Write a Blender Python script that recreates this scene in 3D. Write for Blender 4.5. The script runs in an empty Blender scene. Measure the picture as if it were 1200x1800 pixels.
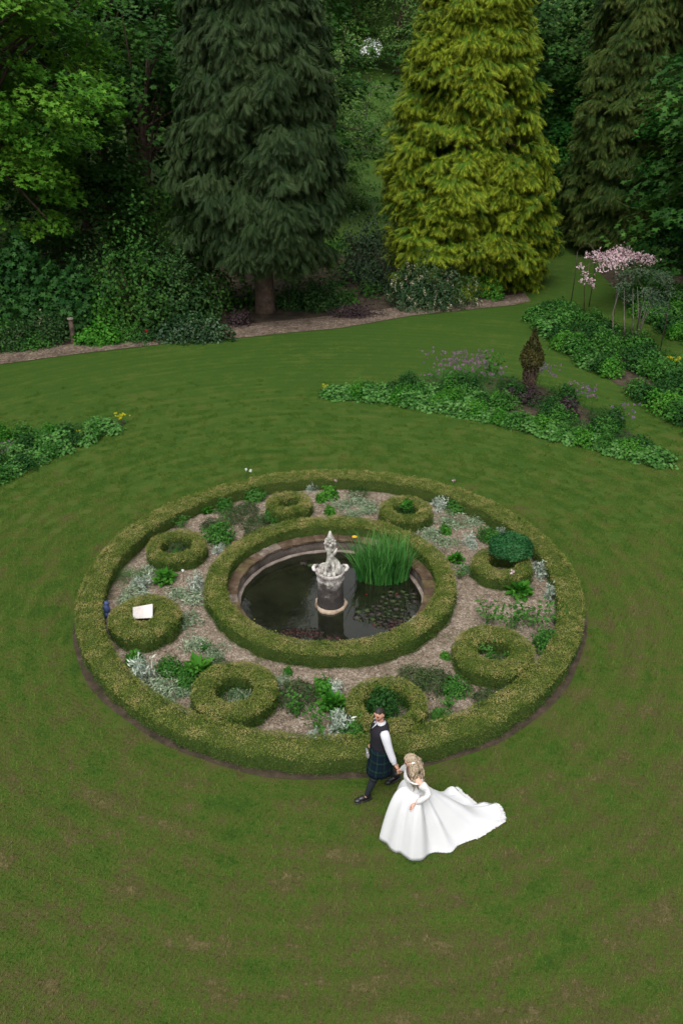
import bpy, bmesh, math, random
import numpy as np
from mathutils import Vector, Matrix
PI = math.pi
R = math.radians
rng = np.random.default_rng(7)
random.seed(7)
sc = bpy.context.scene
col = sc.collection

# ------------------------------------------------------------------ camera
CX, CD, CH, PITCH, FPX = 0.235, 16.0, 10.85, R(28.8), 1500.0
cam_d = bpy.data.cameras.new('camera'); cam = bpy.data.objects.new('camera', cam_d); col.objects.link(cam)
cam.location = (CX, -CD, CH); cam.rotation_euler = (PI/2-PITCH, 0, 0)
cam_d.sensor_fit = 'VERTICAL'; cam_d.sensor_height = 36; cam_d.sensor_width = 24
cam_d.lens = 36*FPX/1800; cam_d.clip_end = 2000; cam_d.clip_start = 0.1
sc.camera = cam
sc.view_settings.view_transform = 'Standard'; sc.view_settings.look = 'None'
sc.view_settings.gamma = 1; sc.view_settings.use_curve_mapping = False
sc.view_settings.exposure = 0.76
# ------------------------------------------------------------------ overcast sky and soft sun
SUN_EL, SUN_AZ = R(60), R(195)      # azimuth measured clockwise from +Y
w = bpy.data.worlds.new('World'); sc.world = w; w.use_nodes = True
nt = w.node_tree; nt.nodes.clear()
sk = nt.nodes.new('ShaderNodeTexSky'); sk.sky_type = 'NISHITA'; sk.sun_disc = False
sk.sun_elevation = SUN_EL; sk.sun_rotation = SUN_AZ; sk.air_density = 1.0; sk.dust_density = 3.0
hs = nt.nodes.new('ShaderNodeHueSaturation'); hs.inputs['Saturation'].default_value = 0.06
bg = nt.nodes.new('ShaderNodeBackground'); bg.inputs['Strength'].default_value = 0.15
ow = nt.nodes.new('ShaderNodeOutputWorld')
nt.links.new(sk.outputs[0], hs.inputs['Color']); nt.links.new(hs.outputs[0], bg.inputs[0]); nt.links.new(bg.outputs[0], ow.inputs[0])
sd = bpy.data.lights.new('sun', 'SUN'); sd.energy = 1.15; sd.angle = R(35); sd.color = (1, 0.97, 0.92)
so = bpy.data.objects.new('sun', sd); col.objects.link(so)
sdir = Vector((math.sin(SUN_AZ)*math.cos(SUN_EL), math.cos(SUN_AZ)*math.cos(SUN_EL), math.sin(SUN_EL)))
so.rotation_euler = (-sdir).to_track_quat('-Z', 'Y').to_euler(); so.location = (0, 0, 60)
sc.cycles.max_bounces = 6; sc.cycles.diffuse_bounces = 3; sc.cycles.glossy_bounces = 3
sc.cycles.transmission_bounces = 4; sc.cycles.transparent_max_bounces = 6
sc.cycles.use_denoising = True; sc.cycles.use_fast_gi = False

# ------------------------------------------------------------------ helpers
def G(px, py, z=0.0):
    """point on the level z seen at a place measured on the photograph (camera survey)"""
    u, v = (px-600)/FPX, (py-900)/FPX
    dy = math.cos(PITCH)-v*math.sin(PITCH); dz = -math.sin(PITCH)-v*math.cos(PITCH)
    t = (z-CH)/dz
    return (CX+u*t, -CD+dy*t)
def G3(px, py, z=0.0):
    a = G(px, py, z); return (a[0], a[1], z)
def tag(o, label=None, cat=None, group=None, kind=None):
    if label: o['label'] = label
    if cat: o['category'] = cat
    if group: o['group'] = group
    if kind: o['kind'] = kind
    return o
def link(name, me, parent=None, loc=None, rotz=0.0, scale=None):
    o = bpy.data.objects.new(name, me); col.objects.link(o)
    if parent is not None: o.parent = parent
    if loc is not None: o.location = loc
    if rotz: o.rotation_euler = (0, 0, rotz)
    if scale is not None: o.scale = scale if hasattr(scale, '__len__') else (scale,)*3
    return o
def empty(name, loc, rotz=0.0):
    o = bpy.data.objects.new(name, None); col.objects.link(o); o.location = loc; o.rotation_euler = (0, 0, rotz); o.empty_display_size = .2
    return o
def copy_tree(o, parent=None):
    c = o.copy(); col.objects.link(c)
    if parent is not None: c.parent = parent
    for ch in list(o.children): copy_tree(ch, c)
    return c

def mesh_np(name, V, F, mats, attrs=None, midx=None, smooth=False):
    """V (n,3); F (m,k) all faces of one size"""
    me = bpy.data.meshes.new(name)
    V = np.asarray(V, dtype=np.float32); F = np.asarray(F, dtype=np.int32)
    k = F.shape[1]
    me.vertices.add(len(V)); me.vertices.foreach_set('co', V.ravel())
    me.loops.add(F.size); me.loops.foreach_set('vertex_index', F.ravel())
    me.polygons.add(len(F)); me.polygons.foreach_set('loop_start', np.arange(0, F.size, k, dtype=np.int32))
    if midx is not None: me.polygons.foreach_set('material_index', np.asarray(midx, dtype=np.int32))
    if smooth: me.polygons.foreach_set('use_smooth', np.ones(len(F), dtype=bool))
    for m in mats: me.materials.append(m)
    for an, av in (attrs or {}).items():
        a = me.attributes.new(an, 'FLOAT', 'POINT'); a.data.foreach_set('value', np.asarray(av, dtype=np.float32))
    me.update(); me.validate()
    return me

def norm(a): return a/np.maximum(np.linalg.norm(a, axis=-1, keepdims=True), 1e-9)
def frames(Zd, Xd=None):
    """orthonormal frames with z along Zd and x near Xd (random when None)"""
    Z = norm(Zd)
    if Xd is None: Xd = rng.normal(size=Z.shape)
    Y = norm(np.cross(Z, Xd)); X = np.cross(Y, Z)
    return X, Y, Z
class Leaves:
    """collects many copies of small leaf templates into one mesh"""
    def __init__(s): s.V = []; s.F = []; s.T = []; s.P = []; s.n = 0; s.M = []
    def add(s, tmpl, O, X, Y, Z, size, tone, mat=0):
        tv, tf, tip = tmpl
        O = np.asarray(O); N = len(O)
        if N == 0: return
        size = np.broadcast_to(np.asarray(size, dtype=float), (N,))[:, None, None]
        V = O[:, None, :] + size*(tv[None, :, 0:1]*X[:, None, :] + tv[None, :, 1:2]*Y[:, None, :] + tv[None, :, 2:3]*Z[:, None, :])
        s.V.append(V.reshape(-1, 3)); k = len(tv)
        F = tf[None]+(np.arange(N)*k)[:, None, None]+s.n
        s.F.append(F.reshape(-1, 3)); s.M.append(np.full(N*len(tf), mat))
        s.T.append(np.repeat(np.broadcast_to(tone, (N,)), k)); s.P.append(np.tile(tip, N)); s.n += N*k
    def raw(s, V, F, tone=.5, mat=0):
        V = np.asarray(V, float); F = np.asarray(F)
        if F.shape[1] == 4: F = np.concatenate([F[:, [0, 1, 2]], F[:, [0, 2, 3]]])
        s.V.append(V); s.F.append(F+s.n); s.M.append(np.full(len(F), mat)); s.T.append(np.full(len(V), tone)); s.P.append(np.zeros(len(V))); s.n += len(V)
    def mesh(s, name, mats):
        return mesh_np(name, np.concatenate(s.V), np.concatenate(s.F), mats, {'tone': np.concatenate(s.T), 'tip': np.concatenate(s.P)}, np.concatenate(s.M))
A = np.array
# a folded kite leaf along +x, length 1
KITE = (A([[0, 0, 0], [.5, .32, .08], [1, 0, -.05], [.5, -.32, .08]], float), A([[0, 2, 1], [0, 3, 2]]), A([0, .5, 1, .5]))
SLIM = (A([[0, 0, 0], [.45, .14, .04], [1, 0, -.12], [.45, -.14, .04]], float), A([[0, 2, 1], [0, 3, 2]]), A([0, .5, 1, .5]))
ang = np.arange(6)*PI/3
ROUND = (np.stack([.5+.5*np.cos(ang), .5*np.sin(ang), .10*np.cos(2*ang)], 1), A([[0, 1, 2], [0, 2, 3], [0, 3, 5], [3, 4, 5]]), np.ones(6)*.5)
def lobed():
    a = np.linspace(-2.6, 2.6, 9); r = np.where(np.arange(9) % 2 == 0, .62, .3)
    v = [[0, 0, 0]]+[[.45+r_*math.cos(a_), r_*math.sin(a_)*1.0, -.1*r_] for a_, r_ in zip(a, r)]
    return (A(v, float), A([[0, i, i+1] for i in range(1, 9)]), A([0]+[1]*9, float))
LOBED = lobed()
def spray_t(pairs=6, droop=.45, spread=.42, seed=1):
    r = np.random.default_rng(seed); v = []; f = []; t = []
    for i in range(pairs):
        u0 = i/pairs; u1 = (i+.85)/pairs
        l = spread*(1-.55*u0)*(1 if i else .7)
        for s in (1, -1):
            b = len(v)
            tipx = u1+.30*(1-.3*u0)
            v += [[u0, 0, -droop*u0*u0], [u1, 0, -droop*u1*u1], [tipx, s*l*r.uniform(.8, 1.2), -droop*tipx*tipx-.10-.06*r.random()]]
            t += [u0*.4, u1*.5, .25+.6*u1]
            f.append([b, b+1, b+2] if s > 0 else [b+1, b, b+2])
    b = len(v); v += [[.72, .06, -droop*.5], [.72, -.06, -droop*.5], [1.25, 0, -droop*1.5]]; t += [.6, .6, 1]; f.append([b, b+1, b+2])
    return (A(v, float), A(f), A(t, float))
SPRAYS = [spray_t(5, .30, .46, 1), spray_t(5, .50, .42, 2), spray_t(5, .40, .52, 3)]
def blade_t(bend=.5, w=.02, seg=3):
    v = []; f = []; t = []
    for i in range(seg+1):
        u = i/seg; ww = w*(1-u*.95)
        v += [[bend*u*u, ww, u*(1-.25*bend*u)], [bend*u*u, -ww, u*(1-.25*bend*u)]]; t += [u, u]
        if i: b = 2*i; f += [[b-2, b-1, b+1], [b-2, b+1, b]]
    return (A(v, float), A(f), A(t, float))

# ------------------------------------------------------------------ materials
def new_mat(name):
    m = bpy.data.materials.new(name); m.use_nodes = True
    nt = m.node_tree; nt.nodes.clear()
    out = nt.nodes.new('ShaderNodeOutputMaterial'); b = nt.nodes.new('ShaderNodeBsdfPrincipled')
    nt.links.new(b.outputs[0], out.inputs[0])
    return m, nt, b, out
def ramp(nt, stops, src=None, interp='LINEAR'):
    n = nt.nodes.new('ShaderNodeValToRGB'); n.color_ramp.interpolation = interp
    e = n.color_ramp.elements
    while len(e) > 1: e.remove(e[-1])
    e[0].position = stops[0][0]; e[0].color = (*stops[0][1], 1)
    for p, c in stops[1:]:
        k = e.new(p); k.color = (*c, 1)
    if src is not None: nt.links.new(src, n.inputs[0])
    return n
def noise(nt, scale, detail=3, vec=None, rough=.6):
    n = nt.nodes.new('ShaderNodeTexNoise'); n.inputs['Scale'].default_value = scale; n.inputs['Detail'].default_value = detail; n.inputs['Roughness'].default_value = rough
    if vec is not None: nt.links.new(vec, n.inputs['Vector'])
    return n
def pos(nt): return nt.nodes.new('ShaderNodeNewGeometry').outputs['Position']
def mixc(nt, fac, a, b, mode='MIX'):
    m = nt.nodes.new('ShaderNodeMix'); m.data_type = 'RGBA'; m.blend_type = mode
    for inp, v in ((m.inputs[0], fac), (m.inputs[6], a), (m.inputs[7], b)):
        if hasattr(v, 'is_linked') or hasattr(v, 'links'): nt.links.new(v, inp)
        elif isinstance(v, (int, float)): inp.default_value = v
        else: inp.default_value = (*v, 1)
    return m.outputs[2]
def math_n(nt, op, a, b=None, c=None):
    m = nt.nodes.new('ShaderNodeMath'); m.operation = op
    for i, v in enumerate((a, b, c)):
        if v is None: continue
        if isinstance(v, (int, float)): m.inputs[i].default_value = v
        else: nt.links.new(v, m.inputs[i])
    return m.outputs[0]
def leaf_mat(name, dark, mid, light, tipc=None, tipf=.5, rough=.55, trans=.22, patch=1.2, spec=.10, tw=.75, pw=1.5):
    m, nt, b, out = new_mat(name)
    at = nt.nodes.new('ShaderNodeAttribute'); at.attribute_name = 'tone'
    nz = noise(nt, patch, 2 if pw < 2 else 6, pos(nt), .6 if pw < 2 else .75)
    f = math_n(nt, 'MULTIPLY_ADD', nz.outputs[0], pw, math_n(nt, 'MULTIPLY_ADD', at.outputs['Fac'], tw, .5-.5*pw-.5*tw))
    cr = ramp(nt, [(.05, dark), (.5, mid), (.95, light)], f)
    c = cr.outputs[0]
    if tipc:
        tp = nt.nodes.new('ShaderNodeAttribute'); tp.attribute_name = 'tip'
        c = mixc(nt, math_n(nt, 'MULTIPLY', math_n(nt, 'POWER', tp.outputs['Fac'], 2.0), tipf), c, tipc)
    nt.links.new(c, b.inputs['Base Color'])
    b.inputs['Roughness'].default_value = rough; b.inputs['Specular IOR Level'].default_value = spec
    tr = nt.nodes.new('ShaderNodeBsdfTranslucent'); nt.links.new(c, tr.inputs[0])
    mx = nt.nodes.new('ShaderNodeMixShader'); mx.inputs[0].default_value = trans
    nt.links.new(b.outputs[0], mx.inputs[1]); nt.links.new(tr.outputs[0], mx.inputs[2]); nt.links.new(mx.outputs[0], out.inputs[0])
    return m
def stone_mat(name, stops, scale=6, rough=.85, bump=.4, bscale=30, vec=None, detail=6, fw=.35):
    m, nt, b, out = new_mat(name)
    p = pos(nt) if vec is None else vec
    n = noise(nt, scale, detail, p); n2 = noise(nt, bscale, 4, p)
    f = math_n(nt, 'MULTIPLY_ADD', n2.outputs[0], fw, math_n(nt, 'MULTIPLY_ADD', n.outputs[0], 1.5, -.245-.5*fw))
    cr = ramp(nt, stops, f); nt.links.new(cr.outputs[0], b.inputs['Base Color'])
    b.inputs['Roughness'].default_value = rough; b.inputs['Specular IOR Level'].default_value = .25
    bp = nt.nodes.new('ShaderNodeBump'); bp.inputs['Strength'].default_value = bump; bp.inputs['Distance'].default_value = .02
    nt.links.new(n2.outputs[0], bp.inputs['Height']); nt.links.new(bp.outputs[0], b.inputs['Normal'])
    return m
def plain(name, c, rough=.6, spec=.3, var=.12, scale=40, bump=0, metal=0):
    m, nt, b, out = new_mat(name)
    n = noise(nt, scale, 3, pos(nt))
    d = tuple(x*(1-var) for x in c); l = tuple(min(1, x*(1+var)) for x in c)
    cr = ramp(nt, [(.3, d), (.7, l)], n.outputs[0]); nt.links.new(cr.outputs[0], b.inputs['Base Color'])
    b.inputs['Roughness'].default_value = rough; b.inputs['Specular IOR Level'].default_value = spec; b.inputs['Metallic'].default_value = metal
    if bump:
        bp = nt.nodes.new('ShaderNodeBump'); bp.inputs['Strength'].default_value = bump; bp.inputs['Distance'].default_value = .01
        nt.links.new(n.outputs[0], bp.inputs['Height']); nt.links.new(bp.outputs[0], b.inputs['Normal'])
    return m

def lawn_colour(nt):
    """mown lawn: olive and straw mottling plus faint mowing rings round the garden circle"""
    p = pos(nt)
    sp = nt.nodes.new('ShaderNodeSeparateXYZ'); nt.links.new(p, sp.inputs[0])
    x2 = math_n(nt, 'MULTIPLY', sp.outputs[0], sp.outputs[0]); y2 = math_n(nt, 'MULTIPLY', sp.outputs[1], sp.outputs[1])
    rad = math_n(nt, 'SQRT', math_n(nt, 'ADD', x2, y2)); th = math_n(nt, 'ARCTAN2', sp.outputs[0], sp.outputs[1])
    cb = nt.nodes.new('ShaderNodeCombineXYZ'); nt.links.new(math_n(nt, 'MULTIPLY', rad, 2.6), cb.inputs[0]); nt.links.new(math_n(nt, 'MULTIPLY', th, 7.0), cb.inputs[1])
    streak = noise(nt, 1.0, 4, cb.outputs[0], .62)
    big = noise(nt, .22, 3, p, .5); med = noise(nt, 1.9, 6, p, .72); fine = noise(nt, 11, 4, p, .7); vf = noise(nt, 55, 3, p, .75)
    f = math_n(nt, 'ADD', math_n(nt, 'MULTIPLY', streak.outputs[0], .42), math_n(nt, 'MULTIPLY', med.outputs[0], .72))
    f = math_n(nt, 'ADD', f, math_n(nt, 'MULTIPLY', big.outputs[0], .22))
    f = math_n(nt, 'ADD', f, math_n(nt, 'MULTIPLY', fine.outputs[0], .56))
    f = math_n(nt, 'MULTIPLY_ADD', math_n(nt, 'SINE', math_n(nt, 'MULTIPLY', math_n(nt, 'ADD', rad, math_n(nt, 'MULTIPLY', big.outputs[0], .35)), 2*PI/.55)), .012, f)
    # the open foreground is drier than the far lawn
    dry = math_n(nt, 'MULTIPLY_ADD', sp.outputs[1], -.008, -.012)
    dry = math_n(nt, 'MAXIMUM', math_n(nt, 'MINIMUM', dry, .10), -.14)
    f = math_n(nt, 'ADD', f, dry)
    ring = math_n(nt, 'SINE', math_n(nt, 'MULTIPLY', math_n(nt, 'ADD', rad, math_n(nt, 'MULTIPLY', med.outputs[0], .30)), 2*PI/.42))
    return f, vf, math_n(nt, 'MULTIPLY_ADD', math_n(nt, 'ADD', ring, math_n(nt, 'MULTIPLY_ADD', streak.outputs[0], 7.0, -3.5)), .04, 1.0)
LAWN_STOPS = [(.0, (.038, .083, .010)), (.25, (.056, .098, .013)), (.48, (.068, .094, .017)), (.66, (.073, .083, .021)), (.83, (.077, .073, .025)), (1, (.115, .100, .042))]
def lawn_mat(name, gain=1.0, ground=False):
    m, nt, b, out = new_mat(name)
    f, vf, ring = lawn_colour(nt)
    mr = nt.nodes.new('ShaderNodeMapRange'); mr.inputs['From Min'].default_value = .84; mr.inputs['From Max'].default_value = 1.16
    nt.links.new(f, mr.inputs['Value'])
    cr = ramp(nt, [(p_, tuple(c*gain for c in c_)) for p_, c_ in LAWN_STOPS], mr.outputs[0])
    c = cr.outputs[0]
    g = ramp(nt, [(.32, (.55, .55, .55)), (.68, (1.4, 1.4, 1.35))], vf.outputs[0])
    c = mixc(nt, .8, c, g.outputs[0], 'MULTIPLY'); cmb = nt.nodes.new('ShaderNodeCombineXYZ')
    for q_ in range(3): nt.links.new(ring, cmb.inputs[q_])
    c = mixc(nt, 1.0, c, cmb.outputs[0], 'MULTIPLY')
    nt.links.new(c, b.inputs['Base Color']); b.inputs['Roughness'].default_value = .8; b.inputs['Specular IOR Level'].default_value = .12
    if ground:
        bp = nt.nodes.new('ShaderNodeBump'); bp.inputs['Strength'].default_value = .6; bp.inputs['Distance'].default_value = .03
        nt.links.new(vf.outputs[0], bp.inputs['Height']); nt.links.new(bp.outputs[0], b.inputs['Normal'])
    else:
        tr = nt.nodes.new('ShaderNodeBsdfTranslucent'); nt.links.new(c, tr.inputs[0])
        mx = nt.nodes.new('ShaderNodeMixShader'); mx.inputs[0].default_value = .2
        nt.links.new(b.outputs[0], mx.inputs[1]); nt.links.new(tr.outputs[0], mx.inputs[2]); nt.links.new(mx.outputs[0], out.inputs[0])
    return m

M = {}
M['lawn'] = lawn_mat('lawn_turf', .84, True); M['blade'] = lawn_mat('lawn_blades', 1.5)
def gravel_mat(name, stops, cell, weeds, wc):
    m, nt, b, out = new_mat(name); p = pos(nt)
    v = nt.nodes.new('ShaderNodeTexVoronoi'); v.inputs['Scale'].default_value = cell; nt.links.new(p, v.inputs['Vector'])
    v2 = nt.nodes.new('ShaderNodeTexVoronoi'); v2.inputs['Scale'].default_value = cell*.45; nt.links.new(p, v2.inputs['Vector'])
    sx = nt.nodes.new('ShaderNodeSeparateColor'); nt.links.new(v.outputs['Color'], sx.inputs[0]); sy = nt.nodes.new('ShaderNodeSeparateColor'); nt.links.new(v2.outputs['Color'], sy.inputs[0])
    n = noise(nt, 1.4, 5, p, .7)
    f = math_n(nt, 'ADD', math_n(nt, 'MULTIPLY', sx.outputs[0], .45), math_n(nt, 'MULTIPLY', sy.outputs[1], .25)); f = math_n(nt, 'ADD', f, math_n(nt, 'MULTIPLY_ADD', n.outputs[0], .8, -.25))
    c = ramp(nt, stops, f).outputs[0]
    n2 = noise(nt, 2.3, 6, p, .75); wf = ramp(nt, [(weeds, (0, 0, 0)), (weeds+.14, (.8, .8, .8))], n2.outputs[0])
    c = mixc(nt, wf.outputs[0], c, wc); nt.links.new(c, b.inputs['Base Color']); b.inputs['Roughness'].default_value = .9; b.inputs['Specular IOR Level'].default_value = .15
    bp = nt.nodes.new('ShaderNodeBump'); bp.inputs['Strength'].default_value = .9; bp.inputs['Distance'].default_value = .02; bp.invert = True
    nt.links.new(v.outputs['Distance'], bp.inputs['Height']); nt.links.new(bp.outputs[0], b.inputs['Normal'])
    return m
M['gravel'] = gravel_mat('pea_gravel', [(.1, (.060, .046, .032)), (.35, (.145, .110, .080)), (.6, (.23, .18, .135)), (.85, (.39, .33, .27)), (1, (.52, .46, .40))], 42, .55, (.060, .075, .028))
M['soil'] = stone_mat('soil', [(.2, (.022, .018, .010)), (.6, (.055, .040, .026)), (.95, (.11, .08, .055))], 4, .95, .8, 30)
M['litter'] = stone_mat('leaf_litter', [(.2, (.018, .014, .009)), (.55, (.04, .030, .018)), (.95, (.10, .07, .045))], 2, .95, .8, 22)
M['path'] = gravel_mat('path_gravel', [(.1, (.035, .026, .018)), (.4, (.085, .062, .046)), (.65, (.15, .113, .085)), (.95, (.30, .24, .19))], 24, .62, (.05, .055, .022))
M['bark'] = stone_mat('bark', [(.2, (.03, .022, .016)), (.6, (.075, .05, .035)), (.95, (.14, .10, .075))], 5, .9, .9, 18)
M['bark_grey'] = stone_mat('bark_grey', [(.2, (.07, .065, .05)), (.6, (.16, .145, .115)), (.95, (.26, .24, .2))], 5, .9, .5, 18)
M['boxtop'] = leaf_mat('box_leaf_clipped_lit', (.065, .115, .015), (.150, .182, .036), (.35, .29, .115), None, rough=.6, patch=2.4, trans=.2, tw=.42, pw=3.2)  # clipped yellow tips, plus sky light on tops against shaded sides put into colour
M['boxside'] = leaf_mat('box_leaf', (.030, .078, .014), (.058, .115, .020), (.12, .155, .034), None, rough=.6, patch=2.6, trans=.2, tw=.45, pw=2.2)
M['boxcore'] = plain('box_twigs', (.050, .070, .016), .95, .1)
M['cyp_dark'] = leaf_mat('dark_cypress_leaf', (.008, .024, .006), (.016, .038, .010), (.032, .056, .017), (.070, .088, .034), .6, patch=.5, trans=.12)
M['cyp_gold'] = leaf_mat('golden_cypress_leaf', (.010, .044, .004), (.034, .096, .006), (.092, .150, .010), (.38, .39, .02), .85, patch=.45, trans=.08)
M['cyp_olive'] = leaf_mat('olive_cypress_leaf', (.009, .036, .005), (.022, .056, .008), (.048, .080, .013), (.15, .15, .035), .65, patch=.5, trans=.15)
M['oak'] = leaf_mat('oak_leaf', (.036, .13, .010), (.075, .21, .016), (.14, .29, .030), None, patch=.35, trans=.35)
M['wood_dark'] = leaf_mat('woodland_leaf', (.014, .052, .008), (.028, .088, .013), (.055, .135, .020), None, patch=.3, trans=.25)
M['wood_mid'] = leaf_mat('field_tree_leaf', (.048, .115, .022), (.085, .17, .036), (.14, .23, .060), None, patch=.2, trans=.25)
M['wood_vivid'] = leaf_mat('vivid_tree_leaf', (.010, .06, .010), (.022, .105, .014), (.045, .16, .02), None, patch=.3, trans=.3)
M['shrub_dark'] = leaf_mat('dark_shrub_leaf', (.010, .036, .009), (.021, .060, .014), (.044, .092, .024), None, patch=1, trans=.15)
M['shrub_grey'] = leaf_mat('grey_shrub_leaf', (.022, .045, .022), (.04, .07, .034), (.07, .105, .055), None, patch=1, trans=.15)
M['laurel'] = leaf_mat('laurel_leaf', (.008, .03, .009), (.018, .052, .014), (.05, .10, .035), None, rough=.45, patch=1, trans=.1, spec=.2)
M['cream'] = leaf_mat('cream_blossom', (.20, .20, .11), (.32, .30, .18), (.46, .43, .30), None, patch=4, trans=.2)
M['pink'] = leaf_mat('pink_blossom', (.36, .21, .24), (.52, .36, .39), (.66, .54, .56), None, patch=3, trans=.25)
M['herb'] = leaf_mat('herb_leaf', (.018, .080, .010), (.038, .130, .018), (.075, .19, .035), None, patch=1.5, trans=.25)
M['herb2'] = leaf_mat('herb_leaf_vivid', (.02, .11, .008), (.045, .17, .015), (.09, .24, .03), None, patch=1.5, trans=.3)
M['herb3'] = leaf_mat('herb_leaf_deep', (.009, .042, .008), (.018, .068, .012), (.034, .10, .019), None, patch=1.5, trans=.2)
M['mantle'] = leaf_mat('mantle_leaf', (.028, .100, .016), (.056, .160, .030), (.10, .22, .055), None, patch=1.5, trans=.2)
M['lav'] = leaf_mat('lavender_leaf', (.020, .044, .014), (.040, .072, .022), (.07, .10, .036), None, patch=2, trans=.15)
M['silver'] = leaf_mat('silver_leaf', (.09, .15, .07), (.19, .26, .15), (.34, .40, .28), None, rough=.85, patch=3, trans=.15)
M['silver_pale'] = leaf_mat('silver_white_leaf', (.15, .21, .15), (.31, .37, .29), (.56, .60, .53), None, rough=.85, patch=3, trans=.15)
M['mauve'] = leaf_mat('mauve_flower', (.12, .06, .11), (.21, .12, .19), (.33, .21, .30), None, patch=4, trans=.2)
M['violet'] = leaf_mat('violet_flower', (.10, .05, .14), (.19, .10, .24), (.30, .18, .36), None, patch=4, trans=.2)
M['yellow'] = leaf_mat('yellow_flower', (.34, .34, .01), (.50, .46, .015), (.65, .58, .03), None, patch=4, trans=.2)
M['purple_leaf'] = leaf_mat('purple_leaf', (.020, .013, .016), (.036, .024, .028), (.06, .04, .04), None, patch=2, trans=.1)
M['iris'] = leaf_mat('iris_blade', (.020, .12, .020), (.045, .19, .034), (.10, .28, .06), (.15, .30, .07), .3, patch=2, trans=.25)
M['tuftgrass'] = leaf_mat('tuft_blade', (.03, .10, .02), (.06, .15, .035), (.12, .22, .07), None, patch=2, trans=.25)
M['thuja_brown'] = leaf_mat('brown_yew_leaf', (.020, .022, .008), (.046, .040, .012), (.085, .062, .022), (.04, .07, .014), .35, patch=2, trans=.1)
M['red'] = leaf_mat('red_flower', (.25, .01, .02), (.4, .02, .03), (.5, .05, .06), None, trans=.1)
M['white_fl'] = leaf_mat('white_flower', (.6, .62, .6), (.75, .77, .74), (.85, .85, .82), None, trans=.15)
M['iron'] = plain('rusty_iron', (.035, .028, .022), .8, .3)
M['hair_m'] = plain('dark_hair', (.018, .012, .010), .6, .4, .3, 120)

# ------------------------------------------------------------------ terrain and flat sheets
def hill(x, y):
    z = 0.0
    t = max(0.0, y-44.0)
    z = 0.00175*t*t if t < 75 else 0.00175*75*75+.2625*(t-75)
    return min(z, 90)+(0.35*math.sin(x*.11)*math.cos(y*.09)*min(1, t/25) if t > 0 else 0)
def build_terrain():
    ys = list(np.concatenate([np.linspace(-22, 40, 32), np.linspace(43, 150, 44), np.linspace(160, 460, 31)]))
    xs = list(np.linspace(-200, 200, 81)); V = [(x, y, hill(x, y)) for y in ys for x in xs]; n = len(xs)
    F = [(j*n+i, j*n+i+1, (j+1)*n+i+1, (j+1)*n+i) for j in range(len(ys)-1) for i in range(n-1) if not (abs(xs[i]+2.5) < 4 and abs((ys[j]+ys[j+1])/2) < 4)]
    # the round hole for the pond: an ordinary ring from the hole to the edge of the opening
    A_ = sorted([2*PI*i/96 for i in range(96)]+[math.atan2(4*p, 5*q) % (2*PI) for p in (1, -1) for q in (1, -1)]); b = len(V); m = len(A_)
    for a in A_:
        c, s = math.cos(a), math.sin(a); t = min(5/max(abs(c), 1e-6), 4/max(abs(s), 1e-6)); V += [(2.25*c, 2.25*s, 0), (t*c, t*s, 0)]
    F += [(b+2*i, b+2*i+1, b+2*((i+1) % m)+1, b+2*((i+1) % m)) for i in range(m)]
    me = mesh_np('ground', V, F, [M['lawn']], smooth=True)
    tag(link('ground', me), kind='structure', label='mown grass ground running up to the rising field behind the trees')
    return
def sheet(name, pts, z, mat, kind='structure', label=None, thick=.0):
    bm = bmesh.new()
    vs = [bm.verts.new((x, y, z)) for x, y in pts]
    f = bm.faces.new(vs)
    if f.normal.z < 0: f.normal_flip()
    bmesh.ops.triangulate(bm, faces=bm.faces[:])
    me = bpy.data.meshes.new(name); bm.to_mesh(me); bm.free(); me.materials.append(mat)
    return tag(link(name, me), kind=kind, label=label)
def annulus(r0, r1, z, mat, name, label=None, parent=None, wob=0, n=160):
    V = []; F = []
    for i in range(n):
        a = 2*PI*i/n; w0 = wob*math.sin(a*7+1)+wob*.7*math.sin(a*17)
        for r in (r0, r1+w0): V.append((r*math.cos(a), r*math.sin(a), z))
        j = (i+1) % n; F.append((2*i, 2*i+1, 2*j+1, 2*j))
    o = link(name, mesh_np(name, V, F, [mat]), parent)
    if parent is None: tag(o, label, kind='structure')
    return o
def inpoly(x, y, P):
    c = False; j = len(P)-1
    for i in range(len(P)):
        if (P[i][1] > y) != (P[j][1] > y) and x < (P[j][0]-P[i][0])*(y-P[i][1])/(P[j][1]-P[i][1])+P[i][0]: c = not c
        j = i
    return c
def chaikin(P, n=2):
    for _ in range(n):
        Q = []
        for i in range(len(P)):
            a, b = P[i], P[(i+1) % len(P)]
            Q += [(a[0]*.75+b[0]*.25, a[1]*.75+b[1]*.25), (a[0]*.25+b[0]*.75, a[1]*.25+b[1]*.75)]
        P = Q
    return P
R_OUT, R_OUT_IN, R_IN_OUT, R_IN_IN, HED = 5.50, 4.95, 2.77, 2.33, .43
R_WATER, Z_WATER = 2.08, -.20
ARROW = chaikin([G(*p) for p in [(556, 693), (600, 699), (640, 702), (720, 711), (800, 727), (870, 744), (940, 762), (1010, 782), (1080, 801), (1140, 818), (1178, 822), (1172, 803), (1120, 768), (1060, 736), (1010, 706), (975, 688), (930, 672), (860, 662), (780, 664), (700, 674), (620, 682)]], 1)
LEFTB = chaikin([G(*p) for p in [(229, 738), (205, 756), (150, 780), (100, 802), (40, 830), (0, 850), (-80, 890), (-160, 900), (-160, 790), (-80, 775), (0, 768), (60, 768), (130, 762), (190, 742)]], 1)
RIGHTB = chaikin([G(*p) for p in [(920, 545), (950, 582), (1000, 620), (1050, 655), (1100, 686), (1150, 716), (1200, 750), (1270, 795), (1340, 830), (1340, 730), (1270, 690), (1200, 655), (1130, 622), (1080, 594), (1030, 566), (990, 549), (950, 538)]], 1)
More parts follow.
